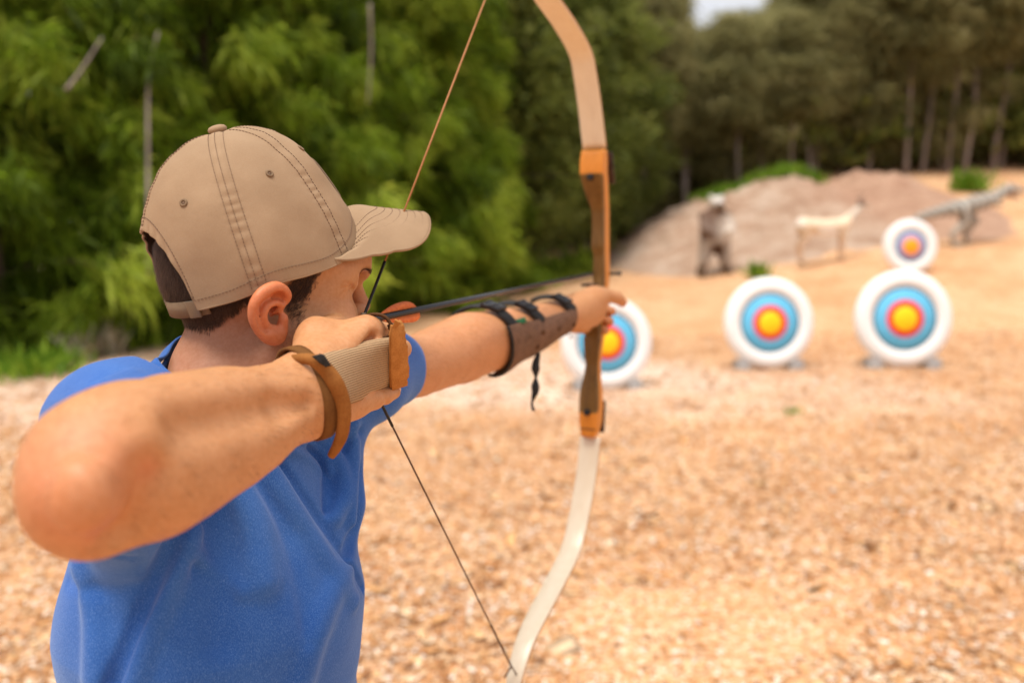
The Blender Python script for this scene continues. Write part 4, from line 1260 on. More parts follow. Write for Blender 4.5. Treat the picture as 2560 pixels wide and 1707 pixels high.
# riser
def riser_mat():
    t = NT('laminated_riser'); at = t.n('ShaderNodeAttribute', attribute_name='lam')
    v = t.coord('Object', (1, 1, .12)); f = t.noise(v, 130, 4, .6, .6)
    a = t.ramp(at.outputs['Fac'], [(0, (.115, .055, .010)), (.16, (.13, .065, .014)), (.20, (.30, .18, .06)), (.24, (.10, .045, .010)), (.30, (.66, .22, .022)), (.9, (.68, .25, .03)), (1.0, (.60, .22, .03))])
    c = t.mix(.16, a, t.ramp(f, [(.3, (.06, .025, .006)), (.7, (.55, .28, .08))]))
    return t.set(color=c, rough=.48, spec=.25, normal=t.bump(f, .06, .0006), Coat_Weight=.08)
M_RISER = riser_mat()
RP = [  # py, left, belly right, depth of wood, lamination start
    (374, 1453, 1510, .020, .45), (384, 1450, 1509, .026, .45), (410, 1447, 1507, .032, .45), (432, 1447, 1505, .036, .42), (440, 1448, 1505, .039, .0), (470, 1456, 1506, .040, 0), (500, 1468, 1507, .040, 0), (524, 1477, 1508, .040, 0),
    (570, 1478, 1508, .040, 0), (620, 1476, 1508, .041, 0), (635, 1481, 1508, .041, 0), (690, 1480, 1509, .043, 0), (712, 1478, 1508, .046, 0), (730, 1476, 1506, .045, 0), (760, 1476, 1503, .042, 0),
    (800, 1470, 1501, .038, 0), (830, 1459, 1501, .034, 0), (850, 1456, 1500, .030, 0), (880, 1458, 1496, .027, 0), (915, 1462, 1493, .025, 0), (940, 1458, 1493, .026, 0), (968, 1450, 1494, .030, 0),
    (1000, 1446, 1494, .036, 0), (1026, 1445, 1493, .040, .0), (1034, 1445, 1492, .040, .42), (1060, 1446, 1491, .038, .45), (1080, 1449, 1489, .030, .45), (1092, 1451, 1487, .022, .45)]
R_ = np.array(RP); ys = np.linspace(374, 1092, 90); R_ = np.stack([ys] + [np.interp(ys, R_[:, 0], R_[:, k]) for k in range(1, 5)], 1)
secs = []; lam = []
for y_, xl, xr, dp, l0 in R_:
    c_ = onplane((xl + xr) / 2, y_); dcam = (c_ - CAM) @ CF
    off = 0; w_ = (xr - xl) * dcam / FPX / .945 / 2
    grip = math.exp(-((y_ - 760) / 60) ** 2)
    sec = []
    for k in range(28):
        a_ = 2 * math.pi * k / 28; pw = .26 + .50 * grip
        cx, sy = math.cos(a_), math.sin(a_)
        ex = math.copysign(abs(cx) ** pw, cx); ey = math.copysign(abs(sy) ** pw, sy)
        dpt = (ey + 1) / 2
        sec.append(c_ + BL * w_ * ex + AD * dp * dpt); lam.append(l0 + (1 - l0) * dpt)
    secs.append(sec)
mb = MB(); mb.loft(secs); rs_ = mb.build('riser', M_RISER, bow); vfloat(rs_, 'lam', lam)
def disc(name, px, py, r_, h_, mat, par):
    c_ = onplane(px, py); mb = MB()
    mb.loft([[c_ - AD * z_ + q_ * r_ * (math.cos(k * math.pi / 10) * BL + math.sin(k * math.pi / 10) * BU) for k in range(20)] for z_, q_ in ((-.004, 1), (h_ * .7, 1), (h_, .8))])
    return mb.build(name, mat, par)
disc('limb_bolt', 1475, 443, .0060, .0022, M_BLACKP, bow); disc('limb_bolt', 1467, 1031, .0060, .0022, M_BLACKP, bow)
M_DARKW = simple_mat('dark_wood', (.022, .010, .006), (.05, .022, .012), 80, .4)
for (y0, y1, x_) in ((378, 458, 1499), (1012, 1094, 1482)):
    a_ = onplane(x_, y0) + AD * .0405; b_ = onplane(x_ - (4 if y0 > 900 else -6), y1) + AD * (.043 if y0 < 900 else .043)
    mb = MB(); t_ = (b_ - a_) / 2; mb.box((a_ + b_) / 2 - BL * .005, t_, BL * .016, AD * .003); bevel(mb.build('limb_plate', M_DARKW, bow), .001)
for y_ in (398, 1072):
    c_ = onplane(1481 if y_ < 900 else 1469, y_); mb = MB(); mb.box(c_ - AD * .0003, BL * (.0195 if y_ < 900 else .0145), BU * .0008, AD * .0010); mb.build('lamination_line', M_DARKW, bow)
# arrow shelf and plunger
c_ = onplane(1492, 716) + AD * .008; mb = MB(); mb.box(onplane(1478, 713) + AD * .003 - BL * .004, BL * .0125, BU * .0022, AD * .012); bevel(mb.build('arrow_shelf', M_DARKW, bow), .0012)
c_ = onplane(1509, 686) + AD * .022; mb = MB()
mb.tube([c_ - BL * .004, c_ + BL * .006], .0050, 14); mb.tube([c_ + BL * .004, c_ + BL * .022], .0024, 12); mb.tube([c_ + BL * .020, c_ + BL * .027], .0036, 12); mb.build('plunger', M_BLACKP, bow)
for y_ in (542, 595):
    c_ = onplane(1511, y_) + AD * .02; mb = MB(); mb.tube([c_ - BL * .004, c_ + BL * .0012], .0028, 12); mb.build('sight_insert', M_DARKW, bow)
# string
M_STR = simple_mat('brown_string', (.30, .115, .035), (.42, .18, .065), 500, .6)  # the upper string's lit look is put into this lighter colour
M_STRD = simple_mat('dark_string', (.060, .022, .010), (.11, .045, .02), 500, .6)
UT = onplane(1322, -285); A0 = NOCK + BU * .004; A1 = X(930, 962, .792); LT = onplane(1278, 1664)
def lerp(a, b, t): return a + (b - a) * t
u0 = lerp(A0, UT, (803 - 699) / (803 + 285)); l0 = lerp(A1, LT, .105)
mb = MB(); mb.tube([u0, lerp(A0, UT, .70)], .00105, 10); st = mb.build('bowstring', M_STR, bow)
mb = MB(); mb.tube([l0, lerp(A1, LT, .80)], .0010, 10); mb.build('lower_string', M_STRD, st)  # same string below the hand, its lesser light put into the darker colour
mb = MB(); mb.tube([u0, A0, A1, l0], .00155, 10); mb.build('centre_serving', M_BLACK, st)
mb = MB(); mb.tube([lerp(A0, UT, .725), UT], .0017, 10); mb.tube([UT, UC[-6] + BL * .012], .0012, 8); mb.tube([UT, UC[-6] - BL * .012], .0012, 8); mb.build('end_loop', M_STRD, st)
mb = MB(); mb.tube([lerp(A1, LT, .80), LT], .0014, 10)
mb.tube([LT, onplane(1272, 1696) - BL * .007], .0012, 8); mb.tube([LT, onplane(1292, 1694) + BL * .004], .0012, 8); mb.build('end_loop', M_STRD, st)
mb = MB(); mb.tube([NOCK + BU * .0052, NOCK + BU * .0085], .0026, 10); mb.build('nocking_point', M_BRASS, st)

# ================================================================== ARROW
arrow = empty('arrow', NOCK)
tag(arrow, 'dark carbon arrow with orange feathers nocked on the drawn string', 'arrow')
M_SHAFT = NT('carbon_shaft'); M_SHAFT = M_SHAFT.set(color=(.018, .017, .020), rough=.26, spec=.6)
M_VANE = simple_mat('orange_feather', (.58, .10, .015), (.78, .20, .04), 300, .6)
AT = onplane(1494, 686) - BL * .0155 + AD * .055
AX = nrm(AT - NOCK)
mb = MB(); mb.tube([NOCK + AX * .004, NOCK + AX * .3, AT], .0036, 16); mb.build('shaft', M_SHAFT, arrow)
mb = MB(); mb.tube([AT, AT + AX * .02], [.0036, .0008], 16); mb.build('point', M_BRASS, arrow)
mb = MB(); mb.tube([NOCK - AX * .004, NOCK + AX * .012], [.0028, .0036], 12); mb.build('nock', M_VANE, arrow)
r1 = nrm(CU - AX * (CU @ AX)); r2 = np.cross(AX, r1); r2 = r2 if r2 @ CR > 0 else -r2
def at_px(px):                                                  # distance along the shaft for a reading
    lo_, hi_ = 0, .7
    for _ in range(30):
        m_ = (lo_ + hi_) / 2; p = NOCK + AX * m_ - CAM; x_ = 1280 + FPX * (p @ CR) / (p @ CF)
        if x_ < px: lo_ = m_
        else: hi_ = m_
    return lo_
s0, s1_ = at_px(950), at_px(1045)
for ang in (28, 148, 268):
    a_ = math.radians(ang); rd = math.cos(a_) * r1 - math.sin(a_) * r2 if ang == 28 else math.cos(a_) * r1 + math.sin(a_) * r2
    sd_ = np.cross(AX, rd); mb = MB(); secs = []
    for i in range(25):
        u_ = i / 24; h_ = .0095 * (math.sin(math.pi * min(1, (1 - u_) * 1.02) ** .62) ** .8 if 0 < u_ < 1 else 0) + .0004
        c_ = NOCK + AX * (s0 + (s1_ - s0) * u_) + rd * .003
        wv = .0006 * math.sin(u_ * 9)
        secs.append([c_ - sd_ * .0004, c_ + sd_ * .0004, c_ + rd * h_ + sd_ * (wv + .0001), c_ + rd * h_ + sd_ * (wv - .0001)])
    mb.loft(secs); mb.build('vane', M_VANE, arrow)
# ================================================================== LIGHT AND SKY
SUN_EL, SUN_AZ = math.radians(72), math.radians(-35)            # high, soft, from the left behind the lens
world = bpy.data.worlds.new('World'); scene.world = world; world.use_nodes = True
wt = world.node_tree; bg = wt.nodes['Background']; bg.inputs['Strength'].default_value = .075
sky = wt.nodes.new('ShaderNodeTexSky'); sky.sky_type = 'NISHITA'; sky.sun_disc = False
sky.sun_elevation = SUN_EL; sky.sun_rotation = math.radians(215); sky.dust_density = 2.0; sky.air_density = 1.0
tc = wt.nodes.new('ShaderNodeTexCoord'); cn = wt.nodes.new('ShaderNodeTexNoise'); cn.inputs['Scale'].default_value = 2.6; cn.inputs['Detail'].default_value = 6
mp = wt.nodes.new('ShaderNodeMapping'); mp.inputs['Scale'].default_value = (1, 1, 2.4)
wt.links.new(tc.outputs['Generated'], mp.inputs['Vector']); wt.links.new(mp.outputs['Vector'], cn.inputs['Vector'])
cr = wt.nodes.new('ShaderNodeValToRGB'); cr.color_ramp.elements[0].position = .30; cr.color_ramp.elements[1].position = .58
cr.color_ramp.elements[0].color = (.45, .45, .45, 1); cr.color_ramp.elements[1].color = (1, 1, 1, 1)
wt.links.new(cn.outputs['Fac'], cr.inputs['Fac'])
mx = wt.nodes.new('ShaderNodeMix'); mx.data_type = 'RGBA'
wt.links.new(cr.outputs['Color'], mx.inputs[0]); wt.links.new(sky.outputs['Color'], mx.inputs[6]); mx.inputs[7].default_value = (9.6, 9.6, 9.9, 1)
wt.links.new(mx.outputs[2], bg.inputs['Color'])
sl = bpy.data.lights.new('sun', 'SUN'); sl.energy = 3.4; sl.angle = math.radians(30); sl.color = (1.0, .93, .84)
so = bpy.data.objects.new('sun', sl); COL.objects.link(so)
sdir = Vector((math.sin(SUN_AZ) * math.cos(SUN_EL) * -1 * -1, -math.cos(SUN_AZ) * math.cos(SUN_EL), math.sin(SUN_EL)))
so.rotation_euler = sdir.to_track_quat('Z', 'Y').to_euler()
vs_ = scene.view_settings; vs_.view_transform = 'Standard'; vs_.look = 'None'; vs_.gamma = 1.0; vs_.exposure = .44

# ================================================================== GROUND
def sstep(x, a, b): t = np.clip((x - a) / (b - a), 0, 1); return t * t * (3 - 2 * t)
def ground_z(x, y):
    x = np.asarray(x, float); y = np.asarray(y, float)
    s = np.interp(x, [-6, 0, 2.5, 4.2, 7.1, 9.8, 16], [0, .02, .05, .077, .154, .185, .20])
    z = s * np.clip(y - 9.6, 0, 60) * sstep(y, 8.8, 12.5)
    z = np.where(y > 26, z * (1 - .0 * y), z)
    return z
def prof(y, c): return np.where(y < c, np.exp(-(np.abs(y - c) / 3.9) ** 2.2), np.exp(-((y - c) / 2.2) ** 4))
def berm_z(x, y):
    x = np.asarray(x, float); y = np.asarray(y, float)
    q = np.stack([x, y, x * 0], -1).reshape(-1, 3)
    a = (1.02 - .03 * (x - 6)) * np.exp(-((x - 6.1) / 3.2) ** 4) * prof(y, 21.8)
    b = .84 * np.exp(-((x - 9.5) / 1.9) ** 2) * prof(y, 21.6)
    a = np.maximum(a, .55 * np.exp(-((x - 7.8) / 2.6) ** 4) * prof(y, 21.5))
    n = (vnoise(q, 1.1, 1) * .22 + vnoise(q, 2.6, 2) * .16 + vnoise(q, 6, 3) * .10).reshape(x.shape)
    m = np.maximum(a, b)
    return ground_z(x, y) - .16 + m * 1.0 + n * np.clip(m, 0, 1)
def graded(a, b, n, p): t = np.linspace(-1, 1, n); return a + (b - a) * (.5 + .5 * np.sign(t) * np.abs(t) ** p)
gx_ = np.concatenate([np.linspace(-120, -16, 12), np.linspace(-15, 22, 190), np.linspace(24, 140, 12)])
gy_ = np.concatenate([np.linspace(-60, -2, 10), np.linspace(-1, 34, 200), np.linspace(36, 260, 14)])
gX, gY = np.meshgrid(gx_, gy_, indexing='ij'); gZ = ground_z(gX, gY)
qn = np.stack([gX, gY, gX * 0], -1).reshape(-1, 3)
gZ = gZ + (vnoise(qn, .8, 5) * .018 + vnoise(qn, 3.5, 6) * .008).reshape(gX.shape)
n1, n2 = gX.shape; ii = np.arange(n1 * n2).reshape(n1, n2)
Fg = np.stack([ii[:-1, :-1], ii[1:, :-1], ii[1:, 1:], ii[:-1, 1:]], -1).reshape(-1, 4)
def chip_mat():
    t = NT('wood_chip_ground'); v = t.coord('Object')
    vo = t.n('ShaderNodeTexVoronoi'); vo.inputs['Scale'].default_value = 52; vo.inputs['Randomness'].default_value = 1
    mp_ = t.n('ShaderNodeMapping'); mp_.inputs['Scale'].default_value = (1, 1.6, 1); t.l(v, mp_.inputs['Vector']); t.l(mp_.outputs['Vector'], vo.inputs['Vector'])
    sp = t.n('ShaderNodeSeparateColor'); t.l(vo.outputs['Color'], sp.inputs['Color'])
    chips = t.ramp(sp.outputs['Red'], [(0, (.18, .065, .020)), (.22, (.47, .195, .062)), (.45, (.68, .345, .128)), (.7, (.80, .525, .285)), (1, (.93, .81, .66))])
    vo2 = t.n('ShaderNodeTexVoronoi'); vo2.inputs['Scale'].default_value = 90; t.l(v, vo2.inputs['Vector'])
    sp2 = t.n('ShaderNodeSeparateColor'); t.l(vo2.outputs['Color'], sp2.inputs['Color'])
    chips = t.mix(.35, chips, t.ramp(sp2.outputs['Green'], [(0, (.22, .10, .04)), (.5, (.52, .28, .13)), (1, (.82, .62, .44))]))
    # larger patches: orange fresh chips, and paler trodden dust
    big = t.noise(v, .33, 4, .6); mid_ = t.noise(v, 1.9, 4, .65)
    pale = t.ramp(mid_, [(.3, (.72, .58, .48)), (.7, (.88, .78, .70))])
    at = t.n('ShaderNodeAttribute', attribute_name='pale')
    k = t.math('ADD', t.math('MULTIPLY', big, 1.1), t.math('SUBTRACT', at.outputs['Fac'], .82))
    kk = t.ramp(k, [(.25, (0, 0, 0)), (.62, (1, 1, 1))])
    c = t.mix(t.math('MULTIPLY', kk, .95), chips, pale)
    c = t.mix(.32, c, t.ramp(mid_, [(.35, (.45, .205, .085)), (.65, (.72, .465, .285))]))
    c = t.mix(t.ramp(t.noise(v, .75, 5, .7), [(.42, (.0, .0, .0)), (.66, (.55, .55, .55))]), c, t.mix(1.0, c, (.80, .60, .44), 'MULTIPLY'))
    n = t.bump(sp.outputs['Blue'], .5, .012); n = t.bump(t.noise(v, 60, 4), .5, .01, n)
    return t.set(color=c, rough=.95, normal=n, spec=.1)
M_GROUND = chip_mat()
ground = mesh_obj('ground', np.stack([gX, gY, gZ], -1).reshape(-1, 3), Fg, M_GROUND)
pa = 1.0 * np.exp(-((gY - 8.2 + gX * .1) / 2.6) ** 2) * np.exp(-((gX - 0) / 5.5) ** 2) + 1.0 * sstep(-gX, 1.2, 3.2) * sstep(gY, 4.5, 8) + .5 * sstep(gY, 18, 24) * sstep(-gX, -2, 0) - .20 * sstep(gY, 9.5, 12) * sstep(gX, 1, 4)
vfloat(ground, 'pale', np.clip(pa, -.4, 1).ravel()); ground['kind'] = 'structure'
# loose chips lying on it, near the lens
def chip_field(n, x0, x1, y0, y1, pw, s0, s1, seed):
    r = np.random.default_rng(seed)
    y = y0 + (y1 - y0) * r.random(n) ** pw; x = (r.random(n) * 2 - 1) * (y * .70 + .5)
    L = s0 + (s1 - s0) * r.random(n) ** 2.2; w = L * (.25 + .4 * r.random(n)); h = .0015 + .003 * r.random(n)
    a = r.random(n) * 2 * math.pi; tx = (r.random(n) - .5) * .7; ty = (r.random(n) - .5) * .7
    c = np.stack([x, y, ground_z(x, y) + .008 + .010 * r.random(n)], 1)
    ax = np.stack([np.cos(a), np.sin(a), tx], 1); ay = np.stack([-np.sin(a), np.cos(a), ty], 1)
    ax /= np.linalg.norm(ax, axis=1)[:, None]; az = np.cross(ax, ay); az /= np.linalg.norm(az, axis=1)[:, None]; ay = np.cross(az, ax)
    V = np.zeros((n, 8, 3)); k = 0
    jit = 1 + (r.random((n, 8, 1)) - .5) * .5
    for i in (-1, 1):
        for j in (-1, 1):
            for m in (-1, 1):
                V[:, k] = c + (ax * (i * L / 2)[:, None] * jit[:, k] + ay * (j * w / 2)[:, None] * jit[:, (k + 3) % 8] + az * (m * h / 2)[:, None]); k += 1
    f = np.array([(0, 1, 3, 2), (4, 6, 7, 5), (0, 4, 5, 1), (2, 3, 7, 6), (0, 2, 6, 4), (1, 5, 7, 3)])
    F = (np.arange(n)[:, None, None] * 8 + f[None]).reshape(-1, 4)
    return V.reshape(-1, 3), F, np.repeat(r.random(n), 8)
def loose_mat():
    t = NT('loose_chips'); at = t.n('ShaderNodeAttribute', attribute_name='hue')
    c = t.ramp(at.outputs['Fac'], [(0, (.16, .055, .015)), (.15, (.43, .165, .048)), (.40, (.66, .325, .115)), (.62, (.78, .50, .26)), (.82, (.86, .70, .52)), (1, (.92, .87, .80))])
    f = t.noise(t.coord(), 90, 3); c = t.mix(.2, c, t.ramp(f, [(.3, (.3, .14, .05)), (.7, (.8, .58, .38))]))
    return t.set(color=c, rough=.85, spec=.2)
M_CHIP = loose_mat()
Vc, Fc, hc = chip_field(NCHIP, 0, 0, 1.2, 11, 1.15, .006, .036, 5)
Vd, Fd, hd_ = chip_field(1400, 0, 0, 1.2, 11, 1.0, .05, .12, 8)
Fc = np.concatenate([Fc, Fd + len(Vc)]); Vc = np.concatenate([Vc, Vd]); hc = np.concatenate([hc, hd_ * .75])
chips = mesh_obj('wood_chips', Vc, Fc, M_CHIP, smooth=False); vfloat(chips, 'hue', hc); chips['kind'] = 'stuff'
# earth bank
bx_ = np.linspace(-.6, 12.6, 150); by_ = np.linspace(15.6, 26.5, 110)
bX, bY = np.meshgrid(bx_, by_, indexing='ij'); bZ = berm_z(bX, bY); n1, n2 = bX.shape; ii = np.arange(n1 * n2).reshape(n1, n2)
Fb_ = np.stack([ii[:-1, :-1], ii[1:, :-1], ii[1:, 1:], ii[:-1, 1:]], -1).reshape(-1, 4)
t = NT('dry_earth'); v_ = t.coord(); f_ = t.noise(v_, 1.6, 6, .7); g2 = t.noise(v_, 12, 5, .7)
at = t.n('ShaderNodeAttribute', attribute_name='red')
c_ = t.mix(at.outputs['Fac'], t.ramp(f_, [(.32, (.32, .165, .10)), (.48, (.52, .345, .24)), (.66, (.68, .53, .42))]), t.ramp(f_, [(.3, (.36, .17, .10)), (.7, (.66, .42, .29))]))
c_ = t.mix(.3, c_, t.ramp(g2, [(.3, (.25, .14, .09)), (.7, (.62, .48, .38))]))
M_EARTH = t.set(color=c_, rough=1.0, spec=.05, normal=t.bump(g2, .8, .15))
bank = mesh_obj('earth_bank', np.stack([bX, bY, bZ], -1).reshape(-1, 3), Fb_, M_EARTH)
vfloat(bank, 'red', sstep(bX + .7 * vnoise(np.stack([bX, bY, bX * 0], -1).reshape(-1, 3), .6, 3).reshape(bX.shape), 7.2, 9.0).ravel()); bank['kind'] = 'structure'

# ================================================================== TARGETS
M_FOAM = simple_mat('white_foam', (.78, .78, .78), (.84, .84, .83), 40, .7, .15, .002)
M_TBLUE = simple_mat('blue_paint', (.10, .42, .68), (.15, .52, .78), 30, .6, .1, .001)
M_TRED = simple_mat('red_paint', (.78, .008, .015), (.86, .02, .03), 30, .6, .1, .001)
M_TYEL = simple_mat('yellow_paint', (.90, .52, .0), (.95, .62, .01), 30, .6, .1, .001)
M_TPINK = simple_mat('faded_red_paint', (.55, .22, .34), (.66, .30, .42), 30, .6, .1, .001)
M_TBLUEF = simple_mat('faded_blue_paint', (.10, .26, .48), (.14, .33, .56), 30, .6, .1, .001)
M_TORA = simple_mat('orange_paint', (.90, .30, .01), (.95, .42, .02), 30, .6, .1, .001)
M_TDARK = simple_mat('dark_ring', (.03, .05, .06), (.07, .09, .10), 30, .8)
M_BLOCK = simple_mat('grey_block', (.30, .29, .29), (.42, .41, .40), 12, .8, .5, .004)
def target(px, py, dia, dist_y, label, yaw, faded=False, rings=(.65, .385, .262), posts=True):
    """round foam target standing on the ground; built facing -y then turned"""
    r = dia / 2; x = (px - 1280) / FPX * (dist_y * math.cos(PITCH) + 1.1 * math.sin(PITCH))
    th = .12 * dia
    z0 = float(ground_z(x, dist_y)) + .01
    root = empty('archery_target', (x, dist_y, z0)); root.rotation_euler = (math.radians(-7), 0, yaw)
    tag(root, label, 'archery target', 'round foam targets on the range')
    def lathe(name, prof, mat, par=root, n=64):
        mb = MB(); rings_ = []
        for rr, yy in prof: rings_.append([(rr * math.cos(k * 2 * math.pi / n), yy, r + rr * math.sin(k * 2 * math.pi / n)) for k in range(n)])
        mb.loft(rings_, cap=True); me = bpy.data.meshes.new(name); me.from_pydata(mb.v, [], mb.f); me.update()
        me.polygons.foreach_set('use_smooth', np.ones(len(me.polygons), dtype=bool)); me.materials.append(mat)
        o = bpy.data.objects.new(name, me); COL.objects.link(o); o.parent = par; return o
    k1 = rings[0] * r
    body_ = lathe('foam_ring', [(k1 + .004, -th * .30), (k1 + .018, -th * .42), (r * .78, -th * .56), (r * .92, -th * .46), (r * .985, -th * .2), (r, 0.0), (r * .985, th * .3), (r * .9, th * .48), (k1, th * .5), (k1 * .2, th * .5)], M_FOAM)
    lathe('dark_ring', [(k1 + .012, -th * .24), (k1 + .012, -th * .32), (k1 * .93, -th * .33), (k1 * .5, -th * .30)], M_TDARK)
    lathe('blue_ring', [(k1 * .960, -th * .30), (k1 * .950, -th * .37), (k1 * .5, -th * .39), (.01, -th * .38)], M_TBLUEF if faded else M_TBLUE)
    lathe('red_ring', [(rings[1] * r, -th * .37), (rings[1] * r * .98, -th * .405), (.01, -th * .42)], M_TPINK if faded else M_TRED)
    lathe('bullseye', [(rings[2] * r, -th * .39), (rings[2] * r * .96, -th * .435), (.01, -th * .45)], M_TORA if faded else M_TYEL)
    for s in ((-1, 1) if posts else ()):
        mb = MB(); cx_ = s * r * .60; 
        secs = [[(cx_ + s * q0 * 1.0 + a_ * w_, -th * .6 + b_ * .10 * dia, z_) for a_, b_ in ((-1, 0), (1, 0), (1, 1.9), (-1, 1.9))] for q0, w_, z_ in ((0, .070 * dia, -.02), (0, .065 * dia, .05 * dia), (.02 * dia, .04 * dia, .10 * dia))]
        mb.loft(secs); me = bpy.data.meshes.new('support_block'); me.from_pydata([tuple(p) for p in mb.v], [], mb.f); me.update(); me.materials.append(M_BLOCK)
        o = bpy.data.objects.new('support_block', me); COL.objects.link(o); o.parent = root; bevel(o, .008)
    return root
target(1520, 970, .90, 7.62, 'white foam target with blue, red and yellow rings partly hidden behind the bow grip', math.radians(6))
target(1927, 920, 1.01, 8.72, 'white foam target with a wide yellow bullseye, the middle one of the front row', math.radians(3))
target(2264, 918, 1.09, 8.78, 'largest white foam target with a bright red ring, rightmost of the front row', math.radians(0))
target(2272, 680, .97, 14.2, 'small faded white foam target with a lilac ring up the slope behind the front row', math.radians(0), True, (.57, .41, .30), False)

# ================================================================== ANIMAL FIGURES ON THE RANGE
def figure(name, groups, lo, hi, h, matl, label, cat, loc, colf=None, rot=0, scale=1):
    f_ = lambda p, blk=None, r=0: groups.d(p, blk, r)
    a_, b_ = surface_nets(f_, lo, hi, h, [groups])
    o = mesh_obj(name, a_, b_, matl); o.location = loc; o.rotation_euler = (0, 0, rot); o.scale = (scale,) * 3
    tag(o, label, cat)
    if colf is not None: vcol(o, 'tint', colf(a_))
    return o
def fig_mat(name, rough=.9, nscale=14):
    t = NT(name); at = t.n('ShaderNodeAttribute', attribute_name='tint'); f = t.noise(t.coord(), nscale, 4)
    return t.set(color=t.mix(1.0, at.outputs['Color'], t.ramp(f, [(.3, (.75, .75, .75)), (.7, (1.1, 1.1, 1.1))]), 'MULTIPLY'), rough=rough, spec=.1, normal=t.bump(f, .5, .02))
# bear, 1.6 m, upright, faces -y
bg_ = Group()
bg_.add(Ell((0, 0, .82), (.27, .24, .34), None, .1), Ell((0, .01, 1.16), (.24, .20, .24), None, .1), Cone((0, 0, 1.25), (0, -.02, 1.42), .15, .12, .06), Ell((0, -.03, 1.50), (.13, .13, .12), None, .04),
        Cone((0, -.10, 1.48), (0, -.22, 1.45), .07, .045, .03))
for s in (-1, 1):
    bg_.add(Ell((s * .10, .0, 1.61), (.045, .03, .045), None, .02), Cone((s * .20, 0, 1.22), (s * .25, -.12, .98), .10, .075, .05), Cone((s * .25, -.12, .98), (s * .18, -.24, .90), .075, .06, .03))
    bg_.add(Cone((s * .13, 0, .62), (s * .19, -.02, .32), .15, .105, .08), Cone((s * .19, -.02, .32), (s * .24, .0, .07), .095, .075, .03), Cone((s * .24, .04, .06), (s * .25, -.14, .05), .07, .055, .03))
def bcol(v):
    c = np.tile(np.array([.36, .30, .25]), (len(v), 1)); x, y, z = v[:, 0], v[:, 1], v[:, 2]
    def m(w, q): w = np.clip(w, 0, 1)[:, None]; c[:] = c * (1 - w) + np.array(q) * w
    m(sstep(z, .25, .45) * (1 - sstep(z, .60, .68)) * sstep(-np.abs(x), -.15, -.08), (.075, .04, .025))
    m((1 - sstep(z, .14, .26)), (.12, .075, .045)); m(sstep(z, 1.12, 1.3) * (1 - sstep(z, 1.36, 1.42)), (.10, .045, .02))
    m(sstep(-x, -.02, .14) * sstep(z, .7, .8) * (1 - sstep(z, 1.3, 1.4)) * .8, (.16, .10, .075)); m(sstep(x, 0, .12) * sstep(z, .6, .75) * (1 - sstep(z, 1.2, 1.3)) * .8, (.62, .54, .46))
    m(sstep(z, 1.42, 1.47), (.60, .56, .51)); m(sstep(-y, .2, .24) * sstep(z, 1.4, 1.45), (.1, .07, .06))
    return c
M_FIG = fig_mat('painted_foam')
bd_ = 16.6; bxx = (1783 - 1280) / FPX * bd_
figure('bear_figure', bg_, (-.42, -.34, -.03), (.42, .32, 1.72), .022, M_FIG, 'brown and grey bear figure standing upright before the bank', 'animal figure', (bxx, bd_, float(ground_z(bxx, bd_)) - .0), bcol, math.radians(8), 1.0).scale = (1.18, 1.1, 1.0)
# deer, faces +x
dg = Group()
dg.add(Cone((-.50, 0, .86), (.10, 0, .84), .17, .165, .06), Cone((.10, 0, .84), (.46, 0, .90), .165, .15, .06), Ell((-.52, 0, .90), (.17, .15, .16), None, .05), Ell((0, 0, .76), (.34, .14, .13), None, .06))
dg.add(Cone((.48, 0, .96), (.74, 0, 1.22), .115, .07, .06), Cone((.74, 0, 1.24), (.86, 0, 1.34), .07, .065, .03), Cone((.84, 0, 1.33), (1.02, 0, 1.27), .062, .032, .03))
for s in (-1, 1):
    dg.add(Cone((.80, s * .05, 1.38), (.76, s * .13, 1.50), .03, .012, .02)); dg.add(Cone((.80, s * .03, 1.38), (.83, s * .10, 1.62), .016, .012, .01), Cone((.83, s * .10, 1.60), (.94, s * .13, 1.70), .012, .008, .01))
    dg.add(chain([np.array(q) for q in ((.40, s * .09, .86), (.42, s * .09, .62), (.40, s * .09, .42), (.41, s * .09, .08), (.43, s * .09, .02))], [.085, .055, .036, .026, .034], .04))
    dg.add(chain([np.array(q) for q in ((-.54, s * .09, .86), (-.46, s * .09, .62), (-.60, s * .09, .44), (-.54, s * .09, .10), (-.51, s * .09, .02))], [.125, .075, .040, .027, .034], .05))
dg.add(Cone((-.66, 0, .95), (-.72, 0, .80), .03, .02, .02))
def dcol(v):
    x, y, z = v[:, 0], v[:, 1], v[:, 2]; c = np.tile(np.array([.80, .64, .47]), (len(v), 1))
    def m(w, q): w = np.clip(w, 0, 1)[:, None]; c[:] = c * (1 - w) + np.array(q) * w
    m((1 - sstep(z, .74, .86)) * sstep(z, .58, .62) * sstep(x, -.3, -.15) * (1 - sstep(x, .25, .4)), (.88, .86, .84)); m((1 - sstep(x, -.66, -.52)) * sstep(z, .7, .76) * .7, (.86, .80, .74))
    m((1 - sstep(z, .5, .62)), (.68, .48, .33)); m(sstep(x, .5, .62) * sstep(z, .95, 1.05) * .7, (.62, .58, .52)); m(sstep(z, 1.28, 1.36), (.16, .10, .08)); m(1 - sstep(z, .03, .06), (.1, .07, .05))
    return c
dd_ = 15.8; dx_ = (2055 - 1280) / FPX * dd_
figure('deer_figure', dg, (-.85, -.25, -.02), (1.12, .25, 1.76), .022, M_FIG, 'pale tan deer figure with white belly in front of the bank', 'animal figure', (dx_, dd_, float(ground_z(dx_, dd_)) + .02), dcol, math.radians(4), .86)
